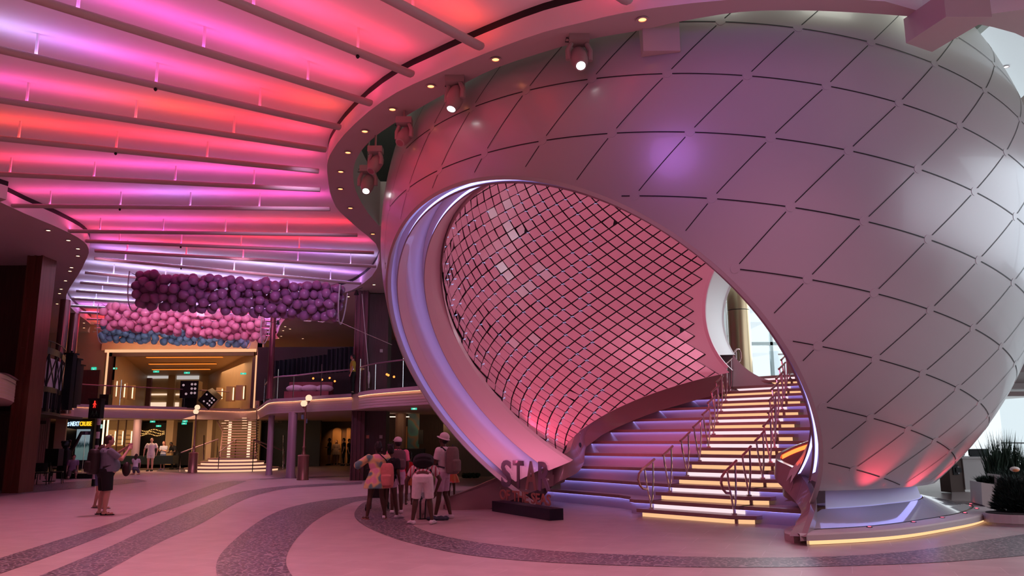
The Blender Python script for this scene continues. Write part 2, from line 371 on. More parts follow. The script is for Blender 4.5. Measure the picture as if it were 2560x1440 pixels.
for r in range(len(LAT)):
    for j in range(-6, 15):
        lo = OFF[r] + 9.6 * j; p = sp(LAT[r], lo, Rj + .004)
        if vis(p) and (p - CAM).dot(p - SC) < 0: caps.append(p - (p - SC).normalized() * .006)
        g = .62 / math.cos(R_(LAT[r]))
        joint([sp(LAT[r], lo + g + (9.6 - 2 * g) * q / 8, Rj) for q in range(9)], .017)
        if r + 1 < len(LAT):
            l2 = OFF[r + 1] + 9.6 * j; f0 = .08
            joint([sp(LAT[r] + (LAT[r + 1] - LAT[r]) * t, lo + (l2 - lo) * t, Rj) for t in [f0 + (1 - 2 * f0) * q / 8 for q in range(9)]], .013)
mbj.build('panel_joints', m_black, PEARL)
for p in caps[:100]:
    n = (p - SC).normalized(); mb = MB(); q = n.to_track_quat('Z', 'Y')
    vs = [p + q @ Vector((.068 * math.cos(2 * PI * i / 20), .068 * math.sin(2 * PI * i / 20), 0)) for i in range(20)]
    vs2 = [v - n * .008 for v in vs]
    mb.add(vs + vs2, [tuple(range(20))] + [(i, (i + 1) % 20, 20 + (i + 1) % 20, 20 + i) for i in range(20)]); mb.build('joint_cap', m_shell, PEARL)
# stepped funnel rings with hidden violet light coves
m_fun = mat('funnel_white', (.72, .58, .61), rough=.35, coat=.2)
def rcirc(d, r): return circ(SC + N0 * d, N0, r, k)
def band(name, prof, m, smooth=True, zmin=.95):
    mb = MB(); cs = [rcirc(d, r) for d, r in prof]
    for a, b_ in zip(cs, cs[1:]): ring(mb, a, b_, 0 if zmin < 1 else zmin)
    o = mb.build(name, m, PEARL, smooth=smooth); bm = bmesh.new(); bm.from_mesh(o.data)
    low = [f for f in bm.faces if f.calc_center_median().x >= 3.6 and (f.calc_center_median().z < .95 or TD.dot(f.calc_center_median()) < -8.6)]; bmesh.ops.delete(bm, geom=low, context='FACES')
    L = [f for f in bm.faces if f.calc_center_median().x < 3.6]; es = {e for f in L for e in f.edges}; vs = {v for f in L for v in f.verts}
    bmesh.ops.bisect_plane(bm, geom=list(vs) + list(es) + L, plane_co=PN * ((PK + .03) / PN.length_squared), plane_no=PN, clear_outer=True); bm.to_mesh(o.data); bm.free()
    return o
band('outer_ring', [(5.36, 4.60), (5.28, 4.66), (5.0, 4.74)], m_fun)
band('cove_back', [(5.04, 4.735), (5.04, 4.47)], m_fun); band('cove_back', [(4.40, 4.495), (4.40, 4.22)], m_fun)
m_lip = mat('ring_edge', (.30, .17, .17), rough=.5)
band('ring_lip', [(5.27, 4.50), (5.30, 4.50), (5.31, 4.47)], m_lip)
band('middle_ring', [(5.31, 4.475), (5.0, 4.47), (4.7, 4.48), (4.35, 4.50)], m_fun)
band('ring_lip', [(4.62, 4.27), (4.65, 4.27), (4.66, 4.245)], m_lip)
band('inner_ring', [(4.66, 4.25), (4.45, 4.22), (4.16, 4.20), (4.05, 4.23)], m_fun)
band('light_cove', [(5.20, 4.535), (5.25, 4.50)], E_VIO3, zmin=1.0)
band('light_cove', [(4.55, 4.31), (4.60, 4.27)], E_VIO3, zmin=1.0)
# lining sphere and tile wall
def plan(x, y): return atp(x, y, PN, PK)
m_lin = mat('lining', (.78, .56, .62), rough=.35)
bm = uvsphere(TC, TR, 200, 120)
cut(bm, SC + N0 * 4.17, N0); cut(bm, TC - EX1 * 5.206, -EX1); cut(bm, PN * (PK / PN.length_squared), PN)
bm_obj(bm, 'lining', m_lin, PEARL)
bm = uvsphere(TC, TR, 200, 120)
cut(bm, SC + N0 * 4.17, N0); cut(bm, PN * (PK / PN.length_squared), -PN); cut(bm, TD * -8.15, -TD); cut(bm, Vector((0, 0, .3)), Vector((0, 0, -1)))
bm_obj(bm, 'lower_lining', m_lin, PEARL)
def tp(i, j, R):
    la = .0927 - .0353 * i - .0321 * j; lo = 1.5888 - .0501 * i + .0519 * j
    ax = Vector((-.0308, -.0181, 1)).normalized(); u = Vector((0, 1, 0)).cross(ax).normalized(); v = ax.cross(u)
    return TC + R * (math.cos(la) * (math.cos(lo) * u + math.sin(lo) * v) + math.sin(la) * ax)
m_tile = mat('mirror_tile', (.82, .52, .60), rough=.25, metal=.12)
TW = thing('kinetic_tile_wall', 'curved wall of diamond-shaped pink reflecting tiles inside the white sphere', 'artwork', tuple(tp(3, 8, TR)))
back = MB(); tiles = MB(); arcs = MB(); glint = MB(); GLINT_AT = [on_sphere(x, y, True, TC, TR) for x, y in ((1268, 510), (1272, 562), (1300, 573), (1277, 592), (1225, 530), (1255, 665), (1268, 686), (1345, 670), (1366, 690), (1326, 715), (1308, 736), (1282, 855), (1335, 848))]; rnd = random.Random(3)
def inside(p, mg):
    return (p - SC).dot(N0) < 4.14 - mg and (p - TC).dot(EX1) > -5.206 + mg * .6 and PN.dot(p) < PK + .45
for i in range(-30, 16):
    for j in range(-22, 34):
        cs = [tp(i, j, TR), tp(i + 1, j, TR), tp(i + 1, j + 1, TR), tp(i, j + 1, TR)]
        if not all(inside(p, .10) for p in cs): continue
        c = sum(cs, Vector()) / 4; n = (TC - c).normalized(); big = [c + (p - c) * 1.06 for p in cs]
        back.add([p + n * .012 for p in big], [(0, 1, 2, 3)])
        left = max(0, min(1, (-(i - j) - 2) / 26))
        a = rnd.gauss(0, R_(.4 + 2.6 * left)); b_ = rnd.gauss(0, R_(.4 + 2.6 * left)); e1 = (cs[1] - cs[0]).normalized(); e2 = (cs[3] - cs[0]).normalized()
        if rnd.random() < .02: a += R_(rnd.choice((-9, 9))); b_ += R_(rnd.choice((-7, 7)))
        T = []
        for p in cs:
            q = c + (p - c) * .875; d = q - c; T.append(q + n * (.045 + d.dot(e1) * math.sin(a) + d.dot(e2) * math.sin(b_)))
        (glint if min((c - q).length for q in GLINT_AT) < .125 else tiles).add(T + [q - n * .015 for q in T], [(0, 1, 2, 3), (0, 4, 5, 1), (1, 5, 6, 2), (2, 6, 7, 3), (3, 7, 4, 0)])  # a few tiles get a pale colour that paints in bright reflections
        if left > .12 and rnd.random() < .45:      # little glowing hooks stand in for reflections at the tile corners
            q0 = cs[0] + n * .06; arcs.tube([q0 + e1 * .06 + e2 * .0, q0 + e1 * .02 + e2 * .02 + n * .05, q0 + e2 * .07], .008, 4)
def clip_obj(o):
    bm = bmesh.new(); bm.from_mesh(o.data); cut(bm, PN * ((PK - .015) / PN.length_squared), PN); bm.to_mesh(o.data); bm.free()
clip_obj(back.build('backing', m_black, TW)); glint.build('glint_tiles', mat('painted_glint', (.88, .90, .90), rough=.22, metal=.15), TW); clip_obj(tiles.build('diamond_tiles', m_tile, TW)); clip_obj(arcs.build('glint_hooks', emis('hook_glint', (.55, .55, 1), .8), TW))
# exit tunnel at the back
A = circ(TC - EX1 * 5.206, EX1, 2.556, 96); A1 = circ(TC - EX1 * 5.206, EX1, 2.45, 96); A2 = circ(TC - EX1 * 5.26, EX1, 2.45, 96); B = circ(SC - EX2 * 6.84, EX2, 2.18, 96); B2 = circ(SC - EX2 * 6.95, EX2, 2.16, 96)
mb = MB(); ring(mb, A, A1, 2, 0); ring(mb, A1, A2, 2, 0); mb.build('exit_rim', m_lin, PEARL, smooth=True)
mb = MB(); ring(mb, A2, B, 2, 0); ring(mb, B, B2, 2, 0); mb.build('exit_tunnel', m_white, PEARL, smooth=True)
# ------------------------------------------------------------------ cove collar, skirt and plinth under the sphere
def arcpts(r, z, a0, a1, n=60, c=(4.16, 18.5)):
    return [Vector((c[0] + (r(a) if callable(r) else r) * math.cos(R_(a)), c[1] + (r(a) if callable(r) else r) * math.sin(R_(a)), z)) for a in [a0 + (a1 - a0) * i / n for i in range(n + 1)]]
def interp(tab, a):
    if a <= tab[0][0]: return tab[0][1]
    for (a0, v0), (a1, v1) in zip(tab, tab[1:]):
        if a <= a1:
            t = (a - a0) / (a1 - a0); return v0 + (v1 - v0) * t
    return tab[-1][1]
_rt = smooth_pts([Vector(p) for p in ((-110, 5.7, 0), (-92, 5.42, 0), (-70, 5.22, 0), (-45, 5.12, 0), (-22, 5.6, 0), (-4, 6.3, 0), (10, 6.5, 0), (25, 6.2, 0), (60, 5.9, 0), (110, 5.8, 0))], 8)
rout = lambda a: interp([(p.x, p.y) for p in _rt], a)
rsk = lambda a: interp([(-92, 4.5), (-50, 4.25), (-11, 4.6), (30, 4.9), (100, 5)], a)
a0, a1 = -86, 95
SK = thing('sphere_plinth', 'low glossy white plinth curving around the foot of the sphere', 'plinth', (6.5, 13.8, 0))
mb = MB(); mb.strip(arcpts(lambda a: rsk(a) - .12, .80, -72, a1), arcpts(lambda a: rsk(a) - .02, .46, -73.5, a1)); mb.build('collar', m_white, SK, smooth=True)
m_skirt = mat('skirt_gloss', (.42, .37, .40), rough=.1, coat=.6, spec=.6)
mb = MB(); mb.strip(arcpts(lambda a: rsk(a) + .02, .46, -75, a1), arcpts(lambda a: rsk(a) + .03, .47, -75, a1)); mb.strip(arcpts(lambda a: rsk(a) + .03, .47, -75, a1), arcpts(lambda a: rout(a) - .42, .20, a0, a1)); mb.build('skirt', m_skirt, SK, smooth=True)
mb = MB(); r_ = [(lambda a: rout(a) - .42, .195), (lambda a: rout(a) - .02, .185), (lambda a: rout(a), .16), (lambda a: rout(a), .075), (lambda a: rout(a) - .10, .07)]
for (f0, z0), (f1, z1) in zip(r_, r_[1:]): mb.strip(arcpts(f0, z0, a0, a1), arcpts(f1, z1, a0, a1))
mb.build('rim', m_soffit, SK, smooth=True)
mb = MB(); mb.strip(arcpts(lambda a: rout(a) - .09, .07, a0 + 2, a1), arcpts(lambda a: rout(a) - .09, .005, a0 + 2, a1)); mb.build('led_strip', E_WARM, SK)
mb = MB(); mb.strip(arcpts(lambda a: rout(a) - .425, .204, a0, a1), arcpts(lambda a: rout(a) - .40, .204, a0, a1)); mb.build('shadow_gap', m_black, SK)
mb = MB(); mb.strip(arcpts(lambda a: rsk(a) + .0, .475, -73, a1), arcpts(lambda a: rsk(a) - .05, .475, -73, a1)); mb.build('cove_led', emis('soft_violet', (.45, .42, 1), 1.0), SK)
mb = MB(); mb.strip(arcpts(4.55, .805, -73, a1), arcpts(4.68, .805, -73, a1)); mb.build('upper_cove_led', E_VIO3, SK)
E_VIO2.node_tree.nodes['Emission'].inputs[1].default_value = 3.2
for a in (-83, -68, -52, -38, -24, -12, 0, 12):
    c = Vector((4.16 + (rout(a) - .32) * math.cos(R_(a)), 18.5 + (rout(a) - .32) * math.sin(R_(a)), .195))
    up_ = MB().lathe([(.05, 0), (.05, .006), (.028, .008)], c, 16).build('uplight', m_dark, SK)
    MB().lathe([(.026, 0), (.026, .003)], c + Vector((0, 0, .009)), 12).build('lens', E_RED, up_)
    tgt = SC + (c - SC).normalized() * SR
    if a in (-83, -68, -52, -38, -24): lamp('red_uplight', 'SPOT', c + Vector((0, 0, .03)), (1, .05, .10), 120, (c.x * 1.12 - 4.16 * .12, c.y * 1.12 - 18.5 * .12, 1.75), spot_size=R_(56), spot_blend=.9, shadow_soft_size=.05)
# ------------------------------------------------------------------ grand staircase
STAIR = thing('grand_staircase', 'wide stone staircase with glowing violet and amber risers climbing into the white sphere', 'staircase', tuple(st(14.6, -10.2, 0)))
SK_ = lambda n: 14.55 + .38 * n
def lerp_tab(tab, x): 
    if x <= tab[0][0]: return tab[0][1]
    for (p, v), (q, u) in zip(tab, tab[1:]):
        if x <= q: return v + (u - v) * (x - p) / (q - p)
    return tab[-1][1]
TLc = [(0, -11.14), (4, -11.2), (5, -11.25), (7, -11.43), (9, -11.68), (11, -12.06), (13, -12.4), (15, -12.7), (17, -13.0), (19, -13.3), (21, -13.5)]
TRc = [(0, -8.8), (4, -8.98), (7, -9.3), (9, -9.65), (11, -10.04), (13, -10.29), (15, -10.56), (17, -10.9), (19, -11.19), (21, -11.43)]
TLs = {1: -15.6, 2: -15.1, 3: -15.1, 4: -15.35, 5: -15.6, 6: -15.65, 7: -15.5, 8: -15.2, 9: -14.55, 10: -13.3}
TRs = {1: -7.6, 2: -8.05, 3: -8.7, 4: -9.1, 5: -7.0, 6: -6.3, 7: -6.3, 8: -6.5, 9: -7.0, 10: -7.6}
def P2(pts): return [tuple(st(s, t, 0))[:2] for s, t in pts]
NOSE = .075
for m in range(1, 11):
    s0 = SK_(2 * m - 1); z = .32 * m; tl = TLs[m]; tr = TRs[m]; tcl = lerp_tab(TLc, 2 * m - 1) + .1; tcr = lerp_tab(TRc, 2 * m - 1) - .1
    if m == 1: fl = [(16.35, -15.9), (16.15, -14.6), (16.0, -13.6), (15.82, -12.75), (15.55, -12.2), (15.25, -11.95), (15.0, -11.8), (14.9, -11.6), (14.9, -11.3), (s0, tcl)]
    elif m == 2: fl = [(16.5, -15.4), (16.35, -14.2), (16.1, -13.0), (15.9, -12.2), (s0 + .04, -11.4), (s0, tcl)]
    else: fl = [(s0, tl), (s0, tcl)]
    for side in (0, 1):
        f = fl if side == 0 else [(s0, tcr), (s0, tr)]
        bk_ = s0 + (1.25 if m < 10 else .9)
        edge = f + [(bk_, f[-1][1] if side == 0 else tr), (bk_ if m > 2 else max(bk_, f[0][0] + .6), f[0][1])]
        MB().prism(P2(edge), z - NOSE, z).build('side_tread', m_stone, STAIR)
        fr = [(s + .07, t) for s, t in f]; edge = fr + [(bk_, fr[-1][1]), (bk_ if m > 2 else max(bk_, f[0][0] + .6), fr[0][1])]
        MB().prism(P2(edge), z - .32, z - NOSE).build('side_riser', m_riser, STAIR)
        a = [st(s + .02, t, z - NOSE - .006) for s, t in f]; b_ = [st(s + .055, t, z - NOSE - .006) for s, t in f]
        MB().strip(a, b_).build('violet_strip', E_VIO2, STAIR)
for n in range(1, 23):
    s0 = SK_(n - 1); z = .16 * n; tl = lerp_tab(TLc, n - 1); tr = lerp_tab(TRc, n - 1); e = .46
    odd = n % 2
    if odd: out = [(s0, tl - .12), (s0, tr - .12), (s0 + .22, tr + .32), (s0 + e, tr + .32), (s0 + e, tl - .12)]
    else: out = [(s0, tl), (s0, tr), (s0 + e, tr), (s0 + e, tl)]
    if n == 22: out = [(s0, tl - .3), (s0, tr + .3), (s0 + 1.2, tr + .6), (s0 + 1.2, tl - .6)]
    MB().prism(P2(out), z - NOSE, z).build('centre_tread', m_stone, STAIR)
    a = [(s0 + .05, tl + (0 if odd else .05)), (s0 + .05, tr - .14)] + ([(s0 + .26, tr + .26)] if odd else [(s0 + .05, tr)])
    hgt = .16
    lo = [st(s, t, z - hgt) for s, t in a]; hi = [st(s, t, z - NOSE) for s, t in a]
    MB().strip(lo, hi).build('lit_riser', E_YEL if odd else E_WHT, STAIR)
# solid core so nothing shows through below the treads
core = MB()
for n in range(1, 23):
    tl = lerp_tab(TLc, n - 1); tr = lerp_tab(TRc, n - 1); core.prism(P2([(SK_(n - 1) + .08, tl + .02), (SK_(n - 1) + .08, tr - .02), (SK_(n) + .2, tr - .02), (SK_(n) + .2, tl + .02)]), max(0, .16 * n - .5), .16 * n - NOSE - .001)
core.build('centre_core', m_stone, STAIR)
# parapets: the top edge lies in one slanting plane
m_para = mat('parapet_panel', (.30, .20, .20), rough=.28, coat=.3)
def pstep(x, y): return atp(x, y, (WD.x * .42, WD.y * .42, -1), .42 * 14.55 - .12)
def parapet(nm, lab, top, bot, wid, seams, scups):
    T = smooth_pts([plan(*p) for p in top], 6); Bt = smooth_pts(bot, 6)
    root = thing(nm, lab, 'parapet', (Bt[len(Bt) // 2].x, Bt[len(Bt) // 2].y, 0))
    mb = MB(); mb.strip(T, Bt)
    # outward thickness
    O = []
    for i, p in enumerate(T):
        d = (T[min(i + 1, len(T) - 1)] - T[max(i - 1, 0)]).normalized(); O.append(p + d.cross(Vector((0, 0, 1))).normalized() * wid)
    mb.strip(T, O); mb.strip(O, [Vector((p.x, p.y, max(0.0, p.z - .7))) for p in O])
    mb.build('panel', m_para, root, smooth=True)
    for f in seams:
        i = int(f * (len(T) - 1)); n_ = (T[min(i + 1, len(T) - 1)] - T[i - 1]).normalized(); nn = n_.cross(Bt[i] - T[i]).normalized()
        if nn.dot(CAM - T[i]) < 0: nn = -nn
        a, b_ = T[i] + nn * .006, Bt[i] + nn * .006
        MB().add([a, a + n_ * .012, b_ + n_ * .012, b_], [(0, 1, 2, 3)]).build('panel_seam', E_SEAM, root)
    for f in scups:
        i = int(f * (len(T) - 1)); n_ = (T[i + 1] - T[i - 1]).normalized(); dn = (Bt[i] - T[i]).normalized(); nn = n_.cross(dn).normalized()
        if nn.dot(CAM - T[i]) < 0: nn = -nn
        c = T[i] * .5 + Bt[i] * .5 + nn * .012
        pts = [c + n_ * (.13 * math.cos(q * PI / 6)) + dn * (.075 * math.sin(q * PI / 6)) for q in range(12)]
        MB().add(pts, [tuple(range(12))]).build('wall_light', m_black, root)
    return root
E_SEAM = mat('steel_seam', (.55, .45, .47), rough=.3, metal=.6)
topL = [(1112, 1244), (1160, 1229), (1260, 1187), (1342, 1155), (1400, 1138), (1424, 1127), (1431, 1107), (1443, 1080), (1470, 1056), (1500, 1034), (1527, 1017), (1590, 989), (1652, 966), (1720, 946), (1784, 928), (1822, 917)]
def under(top, pts, offs): return [aty(x, y, plan(*t_).y + o_) for t_, (x, y), o_ in zip(top, pts, offs)]
botL = [atz(1112, 1248, 0), atz(1160, 1264, 0), atz(1255, 1263, 0), atz(1340, 1256, 0)] + under(topL[4:], [(1388, 1210), (1440, 1184), (1459, 1158), (1463, 1126), (1474, 1102), (1500, 1082), (1537, 1058), (1596, 1030), (1650, 1011), (1696, 996), (1771, 965), (1810, 950)], [.0, .1, .3, .5, .7, .9, .9, .9, .8, .7, .5, .3])
PL = parapet('left_parapet', 'long dark stone parapet curving up along the left edge of the grand staircase', topL, botL, -.12, [.06, .14, .4, .47, .52, .57, .62, .67, .72, .77, .82, .87, .92], [.45, .60, .80, .95])
topR = [(2056, 1090), (1990, 1112), (1956, 1127), (1943, 1136), (1942, 1150), (1979, 1168), (2003, 1190), (2019, 1215), (2027, 1243), (2024, 1275), (2012, 1310), (2001, 1341)]
botR = under(topR, [(2056, 1108), (1992, 1130), (1958, 1147), (1938, 1168), (1938, 1197), (1960, 1222), (1985, 1250), (1998, 1268), (2003, 1282), (1995, 1300), (1984, 1320), (1973, 1340)], [0] * 12)
PRt = parapet('right_parapet', 'short dark stone parapet curling down at the right foot of the grand staircase', topR, botR, -.09, [.5, .58, .66, .74, .82, .9], [])
_T = smooth_pts([plan(*p) for p in topR], 6)[:17]
MB().strip([p + Vector((.02, -.10, -.05)) for p in _T], [p + Vector((.02, -.10, -.13)) for p in _T]).build('red_led_line', emis('red_orange_led', (1, .10, .02), 5), PRt)
lamp('parapet_red', 'AREA', _T[5] + Vector((.25, -.25, -.1)), (1, .05, .04), 9, _T[5] + Vector((1.2, .2, -.1)), shape='RECTANGLE', size=1, size_y=.3)
pl = MB().prism([(q.x, q.y) for q in [atz(1961, 1342, 0), atz(1963, 1352, 0), atz(1985, 1358, 0), atz(2012, 1357, 0), atz(2015, 1338, 0), atz(1985, 1330, 0)]], 0, .12); pl.build('parapet_foot', m_soffit, PRt)
MB().prism([(q.x, q.y) for q in [atz(1108, 1272, 0), atz(1190, 1271, 0), atz(1190, 1262, 0), atz(1112, 1258, 0)]], 0, .09).build('parapet_foot', m_para, PL)
# hand rails: short chrome units in two lines
def rail_unit(loop, rev=False):
    root = thing('handrail', 'x', 'handrail')
    d = WD; u = Vector((0, 0, 1)); pt = lambda s, z: d * s + u * z
    MB().box((-.045, -.045, 0), (.045, .045, .03)).build('foot_plate', m_chrome, root)
    MB().tube([pt(0, 0), pt(0, .10), pt(-.04, .22), pt(-.14, .62), pt(-.17, .84)], .02, 8).build('post', m_chrome, root, smooth=True)
    MB().tube([pt(.03, .0), pt(.03, .12), pt(.08, .25), pt(.13, .62), pt(.14, .98)], .02, 8).build('post', m_chrome, root, smooth=True)
    path = [pt(-.21, .81), pt(-.02, .90), pt(.2, 1.02)]
    if loop == 1: path = [pt(-.10, .42), pt(-.26, .44), pt(-.37, .52), pt(-.42, .64), pt(-.38, .76), pt(-.27, .84), pt(-.1, .92), pt(.2, 1.06)]
    if loop == 2: path = [pt(-.21, .81), pt(0, .94), pt(.2, 1.06), pt(.34, 1.06), pt(.41, .96), pt(.41, .82), pt(.34, .70), pt(.26, .66)]
    MB().tube(path, .027, 8).build('top_rail', m_bronzeR, root, smooth=True)
    return root
m_bronzeR = mat('rail_metal', (.55, .33, .32), rough=.25, metal=.9)
protos = {0: rail_unit(0), 1: rail_unit(1), 2: rail_unit(2)}
used_p = set(); pos_word = ['lowest', 'second', 'third', 'fourth', 'fifth', 'sixth', 'seventh', 'eighth', 'ninth', 'tenth', 'topmost']
for side, tab in ((0, TLc), (1, TRc)):
    for i in range(11):
        n = 1 + 2 * i; kind_ = 1 if i == 0 else (2 if i == 10 else 0)
        r = protos[kind_] if kind_ not in used_p else copy_tree(protos[kind_]); used_p.add(kind_)
        t = lerp_tab(tab, n - 1) + (.12 if side == 0 else -.16)
        r.location = st(SK_(n - 1) + .20, t, .16 * n)
        w_ = pos_word[i] + (' from the floor' if 0 < i < 10 else ' one')
        r['label'] = 'chrome handrail on the %s of the lit steps, %s' % (('left', 'right')[side], w_)
        r['group'] = 'handrail units on the grand staircase'
MB().box(tuple(st(21.6, -10.9, 3.5)), tuple(st(21.6, -10.9, 3.5) + Vector((1.0, .7, .42)))).build('stone_block', m_stone, STAIR)
# upper landing / deck behind the sphere
m_deck = mat('deck_floor', (.30, .25, .25), rough=.4)
MB().prism(P2([(22.6, -17.5), (22.6, -4.5), (24.5, -1.5), (31.5, -8), (33, -22), (24, -22)]), 3.22, 3.515).build('floor_upper_landing', m_deck, kind='structure')
# ------------------------------------------------------------------ ship-name sign
a, b_, c_ = atz(1230, 1278), atz(1374, 1302), atz(1400, 1298)
xd = (b_ - a).normalized(); wd_ = (b_ - a).length; yd = Vector((-xd.y, xd.x, 0)); dp = .34
SIGN = thing('name_sign', 'clear acrylic sign reading STAR OF THE SEAS on a dark block beside the stairs', 'sign', tuple((a + b_) / 2))
def sg(u, v, z): return a + xd * u + yd * v + Vector((0, 0, z))
m_base = mat('sign_base', (.012, .010, .028), rough=.25)
bx = MB(); q = [sg(0, 0, 0), sg(wd_, 0, 0), sg(wd_, dp, 0), sg(0, dp, 0)]; bx.prism([(p.x, p.y) for p in q], 0, .235); bx.build('base_block', m_base, SIGN)
hS = .62
pl = MB(); q = [sg(.10, .15, .235), sg(wd_ - .12, .15, .235), sg(wd_ - .12, .15, .56), sg(.10, .15, .56)]; pl.add(q + [p + yd * .03 for p in q], [(0, 1, 2, 3), (7, 6, 5, 4), (0, 4, 5, 1), (1, 5, 6, 2), (2, 6, 7, 3), (3, 7, 4, 0)]); pl.build('acrylic_plate', m_acryl, SIGN)
LC = {'S': (.20, .13, .20), 'T': (.24, .14, .20), 'A': (.48, .24, .22), 'R': (.36, .24, .38)}
for i, ch in enumerate('STAR'):
    w_ = (wd_ - .30) / 4
    text_obj('letter', ch, .6, mat('letter_' + ch, LC[ch], rough=.3, alpha=.72), sg(.17 + w_ * (i + .5), .14, .57), xd, (0, 0, 1), SIGN, depth=.012, bold=.012, fitw=w_ * .86, fith=hS)
    text_obj('clear_edge', ch, .6, m_acryl, sg(.17 + w_ * (i + .5) + .012, .165, .555), xd, (0, 0, 1), SIGN, depth=.02, bold=.03, fitw=w_ * .98, fith=hS + .04)
text_obj('lower_lettering', 'OF THE SEAS', .2, mat('letter_low', (.50, .20, .16), rough=.3, alpha=.85), sg(wd_ / 2 - .02, .14, .275), xd, (0, 0, 1), SIGN, depth=.008, bold=.004, fitw=wd_ - .3, fith=.24)
# ------------------------------------------------------------------ ceiling: white soffit with a recess of light fins
ZS = 8.0
sph_hole_px = [(948, 565), (920, 532), (900, 500), (886, 465), (883, 430), (890, 400), (905, 375), (928, 350), (960, 325), (1040, 275), (1140, 220), (1240, 170), (1400, 118), (1500, 93), (1600, 76), (1700, 54), (1850, 30), (2000, 26), (2150, 32), (2300, 43), (2365, 48)]
H1 = [atz(x, y, ZS) for x, y in sph_hole_px]
H1 += [Vector((4.16 + 7.75 * math.cos(R_(a)), 18.5 + 7.75 * math.sin(R_(a)), ZS)) for a in (-60, -48, -36, -24, -12, 0, 15, 30, 45, 60, 75, 90, 105, 118, 130, 140)]
H1 = smooth_pts(H1, 3)
rec_px = [(1560, 32), (1460, 55), (1360, 80), (1260, 115), (1160, 155), (1075, 192), (993, 230), (920, 280), (860, 337), (832, 375), (820, 400), (818, 430), (825, 480), (835, 507), (850, 530), (900, 575), (940, 610), (949, 650), (930, 690), (890, 720), (862, 731), (800, 748), (745, 770), (715, 795), (700, 815), (691, 838), (664, 852)]
rec_left = [(330, 858), (262, 843), (225, 833), (220, 825), (226, 810), (200, 790), (175, 767), (165, 748), (170, 728), (185, 703), (200, 680), (212, 656), (222, 632), (217, 612), (195, 594), (160, 576), (125, 560), (60, 533), (0, 505), (-80, 470)]
fr_ = [Vector((4.16 + 7.8 * math.cos(R_(a)), 18.5 + 7.8 * math.sin(R_(a)), ZS)) for a in (-68, -80, -92, -101)]
RCP = [Vector((16, 4, ZS)), Vector((9.5, 9.9, ZS))] + fr_ + [atz(x, y, ZS) for x, y in rec_px] + [atz(x, y, ZS) for x, y in rec_left] + [Vector((-19, 12, ZS)), Vector((-15, 0, ZS)), Vector((-10, -6, ZS)), Vector((10, -6, ZS))]
n_fix = 2
RC = smooth_pts(RCP, 2)
OUT = [Vector(p) for p in ((-34, -10, ZS), (24, -10, ZS), (24, 75, ZS), (-34, 75, ZS))]
H2 = [Vector(p) for p in ((13.2, 7, ZS), (24, 7, ZS), (24, 42, ZS), (16, 42, ZS), (13.2, 24, ZS))]
OUTR = [Vector(p) for p in ((-34, -10, ZS), (24, -10, ZS), (24, 10, ZS), (14.2, 10, ZS), (14.2, 26.8, ZS), (6.5, 27.2, ZS), (6.5, 75, ZS), (-34, 75, ZS))]
CE = MB(); CE.poly(OUTR, [H1, RC]); CE.build('ceiling', m_soffit, kind='structure')
ZR = 8.50
mb = MB()
low = [Vector((p.x, p.y, ZS)) for p in RC]; hi = [Vector((p.x, p.y, ZR - .13)) for p in RC]
mb.strip(low, hi, True); mb.build('trim_recess_edge', m_ceil, kind='structure')
cen = Vector((-5, 12, 0))
mb = MB(); hi2 = [Vector((p.x, p.y, ZR - .13)) for p in RC]; hi3 = [Vector((p.x, p.y, ZR + .02)) for p in RC]
mb.strip(hi2, hi3, True); mb.build('trim_shadow_gap', m_black, kind='structure')
MB().poly([Vector((p.x, p.y, ZR)) for p in RC]).build('ceiling_recess', m_ceil, kind='structure')
mb = MB(); mb.strip(H1, [Vector((p.x, p.y, ZS + 1.4)) for p in H1], True); mb.build('trim_atrium_edge', m_soffit, kind='structure')
# upper atrium around the sphere top
UR = [Vector((4.16 + 9.6 * math.cos(R_(a)), 18.5 + 9.6 * math.sin(R_(a)), 0)) for a in range(0, 360, 10)]
mb = MB(); m_up = mat('upper_wall', (.62, .62, .55), rough=.6)
mb.strip([Vector((p.x, p.y, ZS + .9)) for p in UR if p.y < 26 and p.x < 13], [Vector((p.x, p.y, 14)) for p in UR if p.y < 26 and p.x < 13])
MB().poly([Vector(p) for p in ((-34, -10, 14.2), (21.8, -10, 14.2), (21.8, 35.6, 14.2), (7, 35.6, 14.2), (7, 75, 14.2), (-34, 75, 14.2))]).build('ceiling_atrium', m_up, kind='structure')
